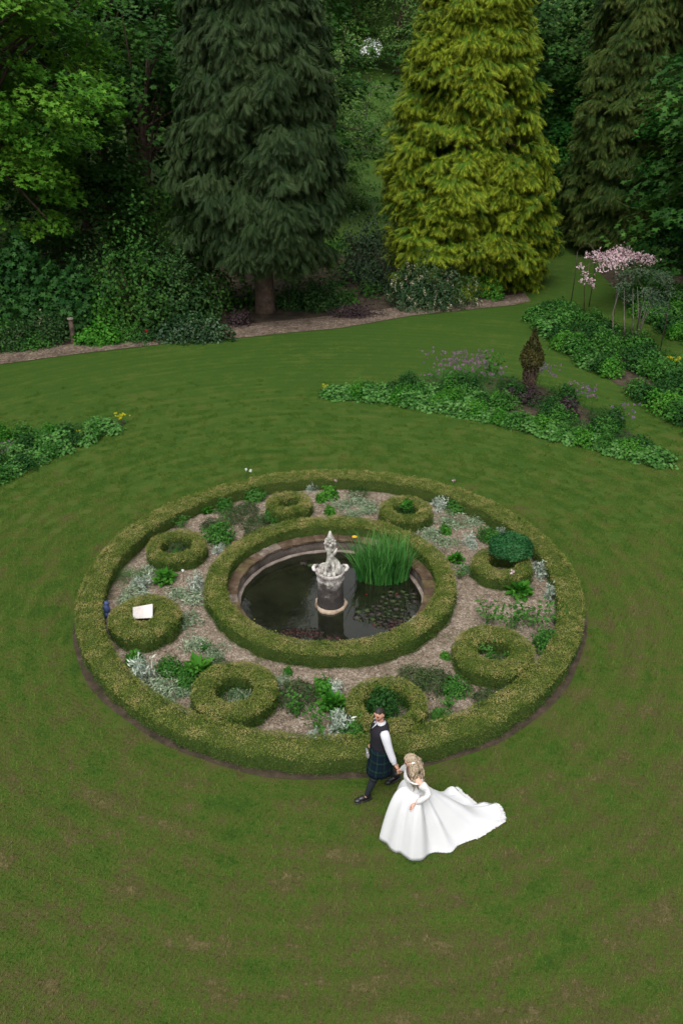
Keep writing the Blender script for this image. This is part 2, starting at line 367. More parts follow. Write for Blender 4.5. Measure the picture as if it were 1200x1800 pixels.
FARB = chaikin([G(*p) for p in [(1080, 512), (1110, 545), (1150, 575), (1200, 604), (1270, 640), (1340, 660), (1340, 580), (1270, 560), (1200, 533), (1150, 517), (1110, 505)]], 1)
PATH = [G(*p) for p in [(-260, 690), (-120, 660), (0, 641), (150, 621), (300, 604), (400, 597), (500, 586), (600, 577), (725, 555), (800, 547), (900, 537), (932, 530), (922, 516), (890, 520), (800, 530), (725, 538), (640, 548), (560, 558), (480, 566), (400, 574), (300, 588), (160, 602), (0, 621), (-120, 636), (-260, 660)]]
WOODS = [G(*p) for p in [(-260, 660), (-120, 636), (0, 621), (160, 602), (300, 588), (400, 574), (480, 566), (560, 558), (640, 548), (725, 538), (800, 530), (890, 520), (922, 516), (905, 500), (900, 470), (940, 440)]]+[(11, 37), (4, 36), (-40, 38), (-40, 12)]
build_terrain()
POLYS = [ARROW, LEFTB, RIGHTB, FARB, PATH, WOODS]
sheet('woodland_floor', WOODS, .012, M['litter'], label='dark leaf litter under the trees')
sheet('gravel_path', PATH, .020, M['path'], label='narrow gravel path along the foot of the trees')
for P, lb in ((ARROW, 'dark soil of the arrow shaped bed behind the ring'), (LEFTB, 'dark soil of the bed at the left edge'), (RIGHTB, 'dark soil of the long bed on the right'), (FARB, 'dark soil of the far bed behind the arch')):
    sheet('flower_bed_soil', P, .012, M['soil'], label=lb)
sheet('gravel_path', [G(*p) for p in [(1160, 494), (1260, 505), (1300, 490), (1160, 484)]], .012, M['path'], label='short length of gravel path at the right edge')
sheet('mulch_patch', chaikin([G(*p) for p in [(1040, 468), (1100, 474), (1140, 505), (1120, 522), (1085, 512), (1065, 492)]], 2), .008, M['litter'], label='bare brown earth under the pink climber')
annulus(5.3, 5.60, .006, M['soil'], 'soil_edging', 'thin strip of bare soil round the outer hedge', wob=.025)
annulus(2.2, 5.35, .012, M['gravel'], 'gravel_bed', 'pinkish gravel between the two ring hedges')

# ------------------------------------------------------------------ short lawn grass: one mesh holding a turf tile and the points it is set on
def lawn_grass():
    s = .25; nb = 95
    bx = rng.uniform(-s/2, s/2, nb); by = rng.uniform(-s/2, s/2, nb); a = rng.uniform(0, 2*PI, nb); h = rng.uniform(.018, .055, nb); wd = rng.uniform(.004, .009, nb)
    ln = rng.uniform(.2, 1.1, nb)*h; b = rng.uniform(0, 2*PI, nb)
    V = np.stack([np.stack([bx-wd*np.cos(a), by-wd*np.sin(a), 0*bx-.004], 1), np.stack([bx+wd*np.cos(a), by+wd*np.sin(a), 0*bx-.004], 1), np.stack([bx+ln*np.cos(b), by+ln*np.sin(b), h], 1)], 1).reshape(-1, 3)
    F = np.arange(nb*3).reshape(-1, 3)
    pts = []
    for y in np.arange(-12.5, 14.0, s):
        for x in np.arange(-11, 13, s):
            r = math.hypot(x, y)
            if r < 5.70 or rng.random() < (y-2)/12: continue
            if abs(x-CX) > (y+CD)*.50+2.5: continue
            if any(inpoly(x, y, P) for P in POLYS[:4]): continue
            pts.append((x, y, 0.0))
    P = np.array(pts)
    me = mesh_np('lawn_grass', np.concatenate([V, P]), F, [M['blade']], {'ispt': np.concatenate([np.zeros(len(V)), np.ones(len(P))])})
    o = tag(link('lawn_grass', me), 'short mown grass blades all over the near lawn', 'grass', kind='stuff')
    ng = bpy.data.node_groups.new('turf', 'GeometryNodeTree')
    ng.interface.new_socket('Geometry', in_out='INPUT', socket_type='NodeSocketGeometry'); ng.interface.new_socket('Geometry', in_out='OUTPUT', socket_type='NodeSocketGeometry')
    gi = ng.nodes.new('NodeGroupInput'); go = ng.nodes.new('NodeGroupOutput')
    na = ng.nodes.new('GeometryNodeInputNamedAttribute'); na.data_type = 'FLOAT'; na.inputs['Name'].default_value = 'ispt'
    cp = ng.nodes.new('FunctionNodeCompare'); cp.data_type = 'FLOAT'; cp.operation = 'GREATER_THAN'; cp.inputs[1].default_value = .5
    sp = ng.nodes.new('GeometryNodeSeparateGeometry'); sp.domain = 'POINT'
    ip = ng.nodes.new('GeometryNodeInstanceOnPoints'); rv = ng.nodes.new('FunctionNodeRandomValue'); rv.data_type = 'INT'
    rv.inputs[4].default_value = 0; rv.inputs[5].default_value = 3
    mu = ng.nodes.new('ShaderNodeMath'); mu.operation = 'MULTIPLY'; mu.inputs[1].default_value = PI/2
    cx = ng.nodes.new('ShaderNodeCombineXYZ'); L = ng.links.new
    L(na.outputs[0], cp.inputs[0]); L(gi.outputs[0], sp.inputs[0]); L(cp.outputs[0], sp.inputs['Selection'])
    L(sp.outputs['Selection'], ip.inputs['Points']); L(sp.outputs['Inverted'], ip.inputs['Instance'])
    L(rv.outputs[2], mu.inputs[0]); L(mu.outputs[0], cx.inputs[2]); L(cx.outputs[0], ip.inputs['Rotation'])
    L(ip.outputs[0], go.inputs[0])
    md = o.modifiers.new('turf', 'NODES'); md.node_group = ng
lawn_grass()

# ------------------------------------------------------------------ clipped box hedges
def hedge_ring(name, r0, r1, h, loc, label, group, dens=1.0, seed=0, wob=.02, top='boxtop', crown_=.045):
    """ring of clipped box: twiggy core plus thousands of leaves standing off its faces"""
    rg = np.random.default_rng(seed+50)
    ph = rg.uniform(0, 2*PI, 8)
    q_ = max(1.0, r1/1.6)
    def lump(a, k=0): return wob*(np.sin(3*a+ph[0+k])+.8*np.sin(7*a+ph[1+k])+.6*np.sin(np.round(9*q_)*a+ph[2+k])+.6*np.sin(np.round(15*q_)*a+ph[3+k])+.5*np.sin(np.round(24*q_)*a+ph[1+k]))
    L = Leaves()
    n = 240; V = []; F = []
    prof = [(r0+.05, 0), (r0+.05, h-.07-crown_), (r0+.11, h-.05-crown_*.35), ((r0+r1)/2, h-.05), (r1-.11, h-.05-crown_*.35), (r1-.05, h-.07-crown_), (r1-.05, 0)]
    for i in range(n):
        a = 2*PI*i/n; l = float(lump(np.array(a))); l2 = float(lump(np.array(a), 4))
        for (r, z) in prof:
            rr = r+(l if r > (r0+r1)/2 else -l*.6); V.append((rr*math.cos(a), rr*math.sin(a), z+(l2*.6 if z > 0 else 0)))
    k = len(prof)
    for i in range(n):
        j = (i+1) % n
        for q in range(k-1): F.append((i*k+q, j*k+q, j*k+q+1, i*k+q+1))
    L.raw(V, F, mat=2)
    def put(N, rr, zz, nx, nz, mat, jit, sz):
        a = rg.uniform(0, 2*PI, N); l = lump(a); l2 = lump(a, 4)
        r = rr(N, rg)+np.where(nx > 0, l, -l*.6 if nx < 0 else 0*l); z = zz(N, rg)
        z = z+l2*.6*np.clip(z/h, 0, 1)
        bmp = (np.sin(r1*14*a+ph[5]+2*np.sin(r*9))*np.sin(r1*8*a+r*17+ph[6])+.7*np.sin(r1*23*a-r*25+ph[7])*np.sin(r1*5*a+ph[2]))
        z = z+bmp*.016*np.clip(z/h*1.5-.5, 0, 1); r = r+nx*.012*np.sin(r1*17*a+z*22+ph[4])*np.sin(r1*6*a+ph[3])
        # rounded shoulders
        e_ = np.clip(np.abs(r-(r0+r1)/2)/((r1-r0)/2), 0, 1.05)
        if nz > .5: z = z-crown_*e_**4
        else: r = r-nx*crown_*.55*np.clip(z/h, 0, 1)**5; z = z*(1-crown_*.8/h)
        O = np.stack([r*np.cos(a), r*np.sin(a), z], 1)
        Nn = np.stack([nx*np.cos(a), nx*np.sin(a), 0*a+nz], 1)+rg.normal(size=(N, 3))*jit
        X, Y, Z = frames(Nn, rg.normal(size=(N, 3))+A([0, 0, .5 if nz > .5 else .9]))
        X = norm(X+.55*norm(Nn)); Y = norm(np.cross(Z, X))
        L.add(KITE, O+rg.normal(size=(N, 3))*.012, X, Y, Z, rg.uniform(.017, .031, N)*sz, rg.random(N), mat)
    at = PI*(r1*r1-r0*r0)
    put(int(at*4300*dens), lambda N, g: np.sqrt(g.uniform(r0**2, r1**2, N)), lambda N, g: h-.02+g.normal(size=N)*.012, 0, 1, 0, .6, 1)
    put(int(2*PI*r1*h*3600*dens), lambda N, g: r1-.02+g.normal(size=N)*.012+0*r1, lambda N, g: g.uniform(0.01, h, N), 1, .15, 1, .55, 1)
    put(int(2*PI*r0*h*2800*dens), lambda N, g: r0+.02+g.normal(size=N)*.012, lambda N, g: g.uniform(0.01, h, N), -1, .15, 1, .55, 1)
    # shoulders: soft edge rows
    for rr_, s_ in ((r1-.03, 1), (r0+.03, -1)):
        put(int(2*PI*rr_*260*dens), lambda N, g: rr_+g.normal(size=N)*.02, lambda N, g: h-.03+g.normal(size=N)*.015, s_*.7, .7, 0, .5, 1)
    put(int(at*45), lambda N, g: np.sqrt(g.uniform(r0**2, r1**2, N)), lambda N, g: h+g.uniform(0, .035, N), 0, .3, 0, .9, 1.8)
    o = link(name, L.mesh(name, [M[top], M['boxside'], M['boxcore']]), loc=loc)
    return tag(o, label, 'hedge', group)
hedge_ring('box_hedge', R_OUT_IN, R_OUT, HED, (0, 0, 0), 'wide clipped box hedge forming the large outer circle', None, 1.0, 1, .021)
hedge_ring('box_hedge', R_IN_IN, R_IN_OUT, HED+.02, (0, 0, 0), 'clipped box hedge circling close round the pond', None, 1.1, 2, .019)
SMALL = [  # photo position of the top centre, outer diameter, inner diameter, height, what stands in it
 (507, 880, 1.20, .52, .42, 'small box ring at the back left of the circle with a dark empty hollow'),
 (713, 891, 1.36, .62, .42, 'box ring at the back right of the circle with a leafy sprig growing out'),
 (882, 985, 1.38, .60, .42, 'box ring hidden partly under a round dark green bush'),
 (868, 1138, 1.60, .62, .44, 'box ring on the right with thin stems in its dark hollow'),
 (680, 1232, 1.48, .80, .42, 'box ring right behind the man, filled with dark rose foliage'),
 (412, 1206, 1.60, .68, .44, 'box ring at the front left with silvery blue foliage inside'),
 (254, 1078, 1.50, .34, .46, 'box ring at the left with a white slab standing in it'),
 (310, 955, 1.42, .72, .40, 'box ring at the back left holding sparse brown and green sprouts'),
]
RINGS = []
for i, (px, py, d1, d0, h, lb) in enumerate(SMALL):
    x, y = G(px, py, h)
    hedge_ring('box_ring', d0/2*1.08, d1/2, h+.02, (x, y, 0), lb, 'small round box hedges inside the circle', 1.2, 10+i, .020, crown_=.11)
    RINGS.append((x, y))

# ------------------------------------------------------------------ generic hard-surface builder
class MB:
    def __init__(s): s.v = []; s.f = []
    def box(s, c, d, rz=0, tilt=None):
        b = len(s.v); m = Matrix.Rotation(rz, 3, 'Z')
        if tilt: m = m @ Matrix.Rotation(tilt[0], 3, 'X') @ Matrix.Rotation(tilt[1], 3, 'Y')
        for x in (-.5, .5):
            for y in (-.5, .5):
                for z in (-.5, .5): s.v.append(tuple(Vector(c)+m @ Vector((x*d[0], y*d[1], z*d[2]))))
        s.f += [[b+i for i in q] for q in ((0, 1, 3, 2), (4, 6, 7, 5), (0, 4, 5, 1), (2, 3, 7, 6), (0, 2, 6, 4), (1, 5, 7, 3))]
        return s
    def tube(s, pts, rad, n=8, cap=True):
        pts = [Vector(p) for p in pts]; rings = []
        rad = rad if hasattr(rad, '__len__') else [rad]*len(pts)
        for i, p in enumerate(pts):
            d = (pts[min(i+1, len(pts)-1)]-pts[max(i-1, 0)]).normalized()
            u = d.cross(Vector((0, 0, 1)) if abs(d.z) < .95 else Vector((1, 0, 0))).normalized(); v = d.cross(u)
            b = len(s.v); rings.append(b)
            for k in range(n):
                a = 2*PI*k/n; s.v.append(tuple(p+(u*math.cos(a)+v*math.sin(a))*rad[i]))
        for i in range(len(rings)-1):
            for k in range(n):
                j = (k+1) % n; s.f.append([rings[i]+k, rings[i]+j, rings[i+1]+j, rings[i+1]+k])
        if cap: s.f.append([rings[0]+k for k in range(n)][::-1]); s.f.append([rings[-1]+k for k in range(n)])
        return s
    def lathe(s, prof, n=24, c=(0, 0, 0), wob=None, sx=1, sy=1):
        b = len(s.v); k = len(prof)
        for i in range(n):
            a = 2*PI*i/n
            for q, (r, z) in enumerate(prof):
                rr = r*(1+(wob(a, z) if wob else 0)); s.v.append((c[0]+rr*math.cos(a)*sx, c[1]+rr*math.sin(a)*sy, c[2]+z))
        for i in range(n):
            j = (i+1) % n
            for q in range(k-1): s.f.append([b+i*k+q, b+j*k+q, b+j*k+q+1, b+i*k+q+1])
        return s
    def ball(s, c, r, n=10, m=7):
        r = r if hasattr(r, '__len__') else (r, r, r)
        b = len(s.v); s.v.append((c[0], c[1], c[2]-r[2]))
        for j in range(1, m):
            t = -PI/2+PI*j/m
            for i in range(n):
                a = 2*PI*i/n; s.v.append((c[0]+r[0]*math.cos(t)*math.cos(a), c[1]+r[1]*math.cos(t)*math.sin(a), c[2]+r[2]*math.sin(t)))
        s.v.append((c[0], c[1], c[2]+r[2])); e = len(s.v)-1
        for i in range(n):
            k = (i+1) % n; s.f.append([b, b+1+k, b+1+i]); s.f.append([e, e-n+i, e-n+k])
            for j in range(m-2): o = b+1+j*n; s.f.append([o+i, o+k, o+n+k, o+n+i])
        return s
    def build(s, name, mat, parent=None, smooth=True, loc=None, rotz=0, bevel=0, sub=0):
        me = bpy.data.meshes.new(name); me.from_pydata(s.v, [], s.f); me.materials.append(mat)
        if smooth: me.polygons.foreach_set('use_smooth', [True]*len(me.polygons))
        me.update(); o = link(name, me, parent, loc, rotz)
        if bevel: m = o.modifiers.new('b', 'BEVEL'); m.width = bevel; m.segments = 2
        if sub: m = o.modifiers.new('s', 'SUBSURF'); m.levels = sub; m.render_levels = sub
        return o
# ------------------------------------------------------------------ the pond
def pond():
    root = empty('garden_pond', (0, 0, 0)); tag(root, 'round stone edged pond of dark still water at the garden centre', 'pond')
    wallm = stone_mat('pond_wall_stone', [(.2, (.030, .024, .020)), (.5, (.075, .060, .050)), (.75, (.15, .12, .10)), (1, (.32, .27, .23))], 2.2, .9, .7, 16)
    ledge = stone_mat('pond_ledge_stone', [(.2, (.10, .08, .065)), (.6, (.21, .17, .145)), (1, (.36, .31, .27))], 3, .9, .6, 20)
    MB().lathe([(2.12, -.9), (2.11, -.15), (2.12, .06), (2.40, .07), (2.42, -.02)], 120, wob=lambda a, z: .003*math.sin(19*a)).build('wall', wallm, root)
    MB().lathe([(2.13, -.17), (2.055, -.165), (2.04, -.18), (2.04, -.9)], 120, wob=lambda a, z: .004*math.sin(13*a+1)+.003*math.sin(31*a)).build('ledge', ledge, root)
    cop = [stone_mat('coping_stone_'+n, st, 3.5, .92, .8, 24) for n, st in (
        ('brown', [(.2, (.035, .022, .013)), (.55, (.085, .055, .033)), (.9, (.20, .16, .12))]),
        ('mossy', [(.2, (.05, .035, .018)), (.5, (.10, .075, .035)), (.9, (.17, .14, .08))]),
        ('pale', [(.2, (.05, .036, .026)), (.5, (.14, .11, .085)), (.9, (.36, .31, .27))]))]
    n = 46; protos = []
    for k in range(5):
        bm = bmesh.new(); bmesh.ops.create_cube(bm, size=1)
        rg = random.Random(k); w_ = 2*PI/n*.985
        for v in bm.verts:
            r = 2.09+(v.co.x+.5)*.27+rg.uniform(-.018, .018); a = v.co.y*w_*rg.uniform(.985, 1.02); z = .095+v.co.z*.075+rg.uniform(-.006, .006)
            v.co = (r*math.cos(a), r*math.sin(a), z)
        bmesh.ops.bevel(bm, geom=bm.edges[:], offset=.012, segments=1, affect='EDGES')
        for m_ in cop[:1]:
            for q in range(3):
                me = bpy.data.meshes.new('coping_stone'); bm.to_mesh(me); me.materials.append(cop[q]); protos.append(me)
        bm.free()
    for i in range(n):
        a = 2*PI*(i+.5)/n; deg = math.degrees(a) % 360
        q = random.choice([0, 0, 1, 2]) if 80 < deg < 150 else random.choice([0, 0, 1, 0, 1, 2])
        o = link('coping_stone', protos[random.randrange(5)*3+q], root, (0, 0, random.uniform(-.01, .01)), a)
    # water
    m, nt, b, out = new_mat('pond_water')
    nz = noise(nt, 1.1, 4, pos(nt)); cr = ramp(nt, [(.35, (.006, .007, .004)), (.6, (.014, .016, .008)), (.8, (.030, .034, .014))], nz.outputs[0])
    nt.links.new(cr.outputs[0], b.inputs['Base Color']); b.inputs['Roughness'].default_value = .04; b.inputs['IOR'].default_value = 1.55; b.inputs['Specular IOR Level'].default_value = .6
    n2 = noise(nt, 5, 3, pos(nt)); bp = nt.nodes.new('ShaderNodeBump'); bp.inputs['Strength'].default_value = .10; bp.inputs['Distance'].default_value = .02
    nt.links.new(n2.outputs[0], bp.inputs['Height']); nt.links.new(bp.outputs[0], b.inputs['Normal'])
    V = [(0, 0, Z_WATER)]+[(2.10*math.cos(2*PI*i/96), 2.10*math.sin(2*PI*i/96), Z_WATER) for i in range(96)]
    me = mesh_np('water', V, [(0, 1+i, 1+(i+1) % 96) for i in range(96)], [m])
    tag(link('water', me), 'dark green still water filling the round pond', kind='structure')
pond()
# floating leaves
def pad_mesh(name, mat, notch=.5, n=14, seed=0):
    rg = random.Random(seed); V = [(0, 0, .006)]; F = []
    for i in range(n+1):
        a = notch/2+(2*PI-notch)*i/n; r = 1+rg.uniform(-.05, .05); V.append((r*math.cos(a), r*math.sin(a), .02*math.sin(3*a)+.012))
    for i in range(n): F.append((0, i+1, i+2))
    b = len(V); V += [(x, y, z-.03) for x, y, z in V[:b]]
    for i in range(n): F.append((b, b+i+2, b+i+1)); F += [(i+1, b+i+1, b+i+2), (i+1, b+i+2, i+2)]
    return mesh_np(name, V, F, [mat])
PADG = plain('lily_pad_green', (.055, .080, .030), .45, .4, .35, 12); PADD = plain('lily_pad_dull', (.060, .052, .040), .5, .4, .4, 12); PADR = plain('lily_pad_red', (.085, .038, .032), .5, .4, .4, 12)
pads = {k: [pad_mesh('lily_pad', m_, .5, 14, s) for s in range(3)] for k, m_ in (('g', PADG), ('d', PADD), ('r', PADR))}
def lilies(cpx, cpy, rx, ry, n, kinds, label, flowers=(), sz=(.05, .11)):
    cx, cy = G(cpx, cpy, Z_WATER); root = empty('water_lily', (cx, cy, Z_WATER)); tag(root, label, 'water lily', 'water lilies floating in the pond')
    placed = []; tries = 0
    while len(placed) < n and tries < 4000:
        tries += 1
        a = random.uniform(0, 2*PI); q = math.sqrt(random.random()); x, y = rx*q*math.cos(a), ry*q*math.sin(a); s = random.uniform(*sz)
        if math.hypot(cx+x, cy+y)+s > 2.0 or math.hypot(cx+x, cy+y)-s < .42: continue
        if any(math.hypot(x-p[0], y-p[1]) < (s+p[2])*.88 for p in placed): continue
        placed.append((x, y, s)); k = random.choice(kinds)
        link('lily_pad', pads[k][random.randrange(3)], root, (x, y, .004), random.uniform(0, 6), (s, s*random.uniform(.85, 1), 1))
    for (px, py) in flowers:
        fx, fy = G(px, py, Z_WATER); L = Leaves(); N = 16; a = np.arange(N)*2.4; el = np.linspace(.3, 1.2, N)
        D = np.stack([np.cos(a)*np.cos(el), np.sin(a)*np.cos(el), np.sin(el)], 1); X, Y, Z = frames(np.cross(D, rng.normal(size=(N, 3))), D)
        L.add(SLIM, np.zeros((N, 3))+A([0, 0, .015]), D, Y, Z, .032, rng.random(N)); link('flower', L.mesh('flower', [M['red']]), root, (fx-cx, fy-cy, .01))
lilies(672, 1080, .62, .34, 55, 'ggdd', 'patch of green water lily pads in front of the tall iris blades', [(644, 1047), (697, 1046)])
lilies(700, 1050, .45, .28, 18, 'ggd', 'looser water lily pads near the right pond wall')
lilies(686, 1096, .36, .18, 30, 'rrd', 'dull red water lily pads at the right front of the pond', sz=(.035, .08))
lilies(530, 1113, .46, .16, 45, 'rrd', 'dull red water lily pads in the front left of the pond', sz=(.03, .07))
lilies(542, 991, .14, .07, 2, 'gd', 'pair of pale lily pads behind the fountain to its left', sz=(.08, .11))
lilies(588, 1120, .12, .06, 2, 'r', 'single reddish lily pad in the reflection before the fountain', sz=(.05, .07))

# ------------------------------------------------------------------ fountain
def fountain():
    x, y = G(581, 1060, Z_WATER+.05)
    root = empty('stone_fountain', (x, y, Z_WATER)); tag(root, 'weathered stone fountain with carved figures rising from the pond', 'fountain')
    # stone paler towards the top, darker towards the bottom
    m, nt, b, out = new_mat('fountain_stone')
    g = nt.nodes.new('ShaderNodeTexCoord'); sp = nt.nodes.new('ShaderNodeSeparateXYZ'); nt.links.new(g.outputs['Object'], sp.inputs[0])
    n1 = noise(nt, 5, 6, g.outputs['Object'], .7); n2 = noise(nt, 28, 4, g.outputs['Object'])
    f = math_n(nt, 'ADD', math_n(nt, 'MULTIPLY', sp.outputs[2], .72), math_n(nt, 'MULTIPLY', n1.outputs[0], 1.4)); f = math_n(nt, 'MULTIPLY_ADD', n2.outputs[0], .3, math_n(nt, 'SUBTRACT', f, .86))
    cr = ramp(nt, [(.2, (.030, .024, .022)), (.42, (.075, .062, .055)), (.55, (.26, .235, .215)), (.72, (.48, .45, .42)), (.9, (.62, .60, .57))], f)
    nt.links.new(cr.outputs[0], b.inputs['Base Color']); b.inputs['Roughness'].default_value = .9
    bp = nt.nodes.new('ShaderNodeBump'); bp.inputs['Strength'].default_value = .8; bp.inputs['Distance'].default_value = .02; nt.links.new(n2.outputs[0], bp.inputs['Height']); nt.links.new(bp.outputs[0], b.inputs['Normal'])
    pale = stone_mat('figure_stone', [(.15, (.13, .12, .10)), (.45, (.30, .285, .25)), (.7, (.50, .48, .44)), (.95, (.68, .66, .62))], 9, .9, .8, 40)
    tan = stone_mat('plinth_stone', [(.2, (.14, .10, .07)), (.5, (.34, .26, .19)), (.9, (.48, .39, .31))], 5, .9, .8, 25)
    rg = random.Random(3)
    MB().lathe([(.30, -.4), (.36, -.02), (.365, .02), (.35, .055), (.28, .065)], 40, wob=lambda a, z: .05*math.sin(3*a+.6)+.03*math.sin(8*a)+.02*math.sin(17*a)).build('plinth', tan, root)
    MB().lathe([(.30, .055), (.305, .10), (.295, .13), (.29, .17), (.285, .66), (.295, .68), (.305, .70), (.302, .74), (.285, .76), (.282, .80), (.29, .83), (.30, .85)], 40, wob=lambda a, z: .018*math.sin(8*a)*(1 if .15 < z < .65 else 0)+.012*math.sin(21*a+z*20)).build('pedestal', m, root)
    MB().lathe([(.28, .82), (.305, .85), (.325, .90), (.325, .94), (.305, .945), (.29, .90), (.18, .87), (.0, .865)], 40, wob=lambda a, z: .02*math.sin(6*a)+.015*math.sin(15*a)).build('basin', m, root)
    for s in (-1, 1):
        pts = [(s*.30, -.05, .92), (s*.36, -.04, .97), (s*.37, 0, .99), (s*.35, .06, 1.0), (s*.28, .14, .97)]
        MB().tube(pts, [.03, .04, .045, .04, .03], 8).build('shell_scroll', m, root)
    # figures: two entwined cherubs under an urn-shaped cluster of fruit
    verts = {'p': ((0, 0, 1.20), .085), 't': ((-.02, 0, 1.34), .08), 'n': ((-.03, 0, 1.46), .055), 'hd': ((-.02, -.01, 1.53), .062),
             'lh': ((-.06, -.02, 1.14), .06), 'lk': ((-.13, -.10, 1.03), .045), 'lf': ((-.13, -.14, .90), .032), 'lt': ((-.14, -.20, .885), .025),
             'rh': ((.06, -.02, 1.14), .06), 'rk': ((.08, -.14, 1.04), .045), 'rf': ((.07, -.17, .90), .032), 'rt': ((.07, -.22, .885), .025),
             'la': ((-.10, 0, 1.43), .035), 'le': ((-.12, 0, 1.54), .03), 'lw': ((-.07, 0, 1.63), .025),
             'ra': ((.07, 0, 1.43), .035), 're': ((.12, -.01, 1.54), .03), 'rw': ((.06, 0, 1.63), .025)}
    E_ = [('p', 't'), ('t', 'n'), ('n', 'hd'), ('p', 'lh'), ('lh', 'lk'), ('lk', 'lf'), ('lf', 'lt'), ('p', 'rh'), ('rh', 'rk'), ('rk', 'rf'), ('rf', 'rt'), ('n', 'la'), ('la', 'le'), ('le', 'lw'), ('n', 'ra'), ('ra', 're'), ('re', 'rw')]
    verts = {k: ((v[0][0]*.85, v[0][1]*.85, v[0][2]), v[1]*.82) for k, v in verts.items()}
    skin('figure', verts, E_, 'p', pale, root)
    # dolphin tail coiling up the right side
    pts = []; rad = []
    for i in range(22):
        u = i/21; a = -1.2+u*2*PI*1.15; pts.append((.09+.075*math.cos(a)*(1-.4*u), -.03+.06*math.sin(a), .92+.60*u)); rad.append(.075*(1-u)+.022)
    MB().tube(pts, rad, 9).build('dolphin', pale, root)
    mb = MB()
    for i in range(24):
        a = i*2.4; z = 1.60+.17*(i/24)**1.2; r = .085*math.sin(PI*min(1, .35+.6*(i/24)))+.02
        mb.ball((r*math.cos(a), r*math.sin(a), z), .040*(1-.35*i/24), 8, 6)
    mb.lathe([(.02, 1.55), (.05, 1.58), (.078, 1.63), (.084, 1.68), (.068, 1.76), (.042, 1.84), (.018, 1.91), (.0, 1.92)], 16, wob=lambda a, z: .08*math.sin(6*a+z*40))
    mb.build('fruit_finial', pale, root)
    mb = MB()
    for i in range(11):
        a = i*2*PI/11; r = .17+.04*rg.random(); mb.ball((r*math.cos(a), r*math.sin(a), .90+.02*rg.random()), (.05, .05, .045+.03*rg.random()), 7, 5)
    mb.build('rockwork', pale, root)
def skin(name, verts, edges, rootk, mat, parent, sub=2):
    ks = list(verts); idx = {k: i for i, k in enumerate(ks)}
    me = bpy.data.meshes.new(name); me.from_pydata([verts[k][0] for k in ks], [(idx[a], idx[b]) for a, b in edges], [])
    me.materials.append(mat); o = link(name, me, parent)
    m = o.modifiers.new('skin', 'SKIN'); m.use_smooth_shade = True
    if not me.skin_vertices: me.skin_vertices.new()
    for k in ks:
        r = verts[k][1]; sv = me.skin_vertices[0].data[idx[k]]; sv.radius = r if hasattr(r, '__len__') else (r, r); sv.use_root = (k == rootk)
    s = o.modifiers.new('sub', 'SUBSURF'); s.levels = sub; s.render_levels = sub
    return o
fountain()

# ------------------------------------------------------------------ tall iris in the pond
def iris():
    x, y = G(672, 1018, Z_WATER); root = empty('water_iris', (x, y, Z_WATER)); tag(root, 'tall clump of sword leaved iris standing in the pond', 'iris')
    L = Leaves(); N = 620
    a = rng.uniform(0, 2*PI, N); q = np.sqrt(rng.random(N)); px = .60*q*np.cos(a); py = .34*q*np.sin(a)+.05
    O = np.stack([px, py, np.zeros(N)-.02], 1)
    lean = np.stack([px*.18+rng.normal(size=N)*.085, py*.3+rng.normal(size=N)*.10-.05, np.ones(N)], 1)
    Z = norm(lean); fa = rng.uniform(0, 2*PI, N); X, Y, Z = frames(Z, np.stack([np.cos(fa), np.sin(fa), 0*fa], 1))
    sz = rng.uniform(.80, 1.42, N)*(1-.15*q)
    for k in range(3):
        s = np.arange(N) % 3 == k
        L.add(blade_t((.08, .22, .45)[k], .021, 4), O[s], X[s], Y[s], Z[s], sz[s], rng.random(s.sum()))
    link('blade', L.mesh('blade', [M['iris']]), root).name = 'foliage'
    st = MB(); st.tube([(-.62, .30, 0), (-.63, .31, .5), (-.66, .32, .95)], .008, 5).build('stem', M['iris'], root)
    L = Leaves(); N = 9; a = np.arange(N)*2*PI/9; D = np.stack([np.cos(a), np.sin(a), .2+0*a], 1); X, Y, Z = frames(A([0, 0, 1.])+0*D, D)
    L.add(KITE, np.zeros((N, 3)), D, Y, Z, .07, rng.random(N)); link('flower', L.mesh('flower', [leaf_mat('orange_flower', (.5, .25, .01), (.7, .38, .02), (.8, .5, .04))]), root, (-.66, .32, .96))
iris()

# ------------------------------------------------------------------ small plants: shared meshes
def dome(L, c, r, n, size, tmpl, mat=0, up=.6, jit=.5, fill=.35, lump=.15, seed=0, tone=None, low=-.1):
    rg = np.random.default_rng(seed); d = norm(rg.normal(size=(n, 3))); d[:, 2] = np.abs(d[:, 2])*(1-low)+low*0
    d = norm(d); ph = rg.uniform(0, 6, 6)
    l = 1+lump*(np.sin(4*d[:, 0]*2+ph[0])+np.sin(5*d[:, 1]*2+ph[1])+np.sin(6*d[:, 2]+3*d[:, 0]+ph[2]))/1.5
    q = np.where(rg.random(n) < fill, rg.uniform(.5, .9, n), rg.uniform(.9, 1.03, n))*l
    O = A(c)+d*A(r)*q[:, None]
    Nn = norm(d/A(r)*np.mean(r))+A([0, 0, up])+rg.normal(size=(n, 3))*jit
    X, Y, Z = frames(Nn, rg.normal(size=(n, 3))+d*.6)
    L.add(tmpl, O, X, Y, Z, rg.uniform(.7, 1.25, n)*size, rg.random(n) if tone is None else np.clip(tone+rg.normal(size=n)*.2, 0, 1), mat)
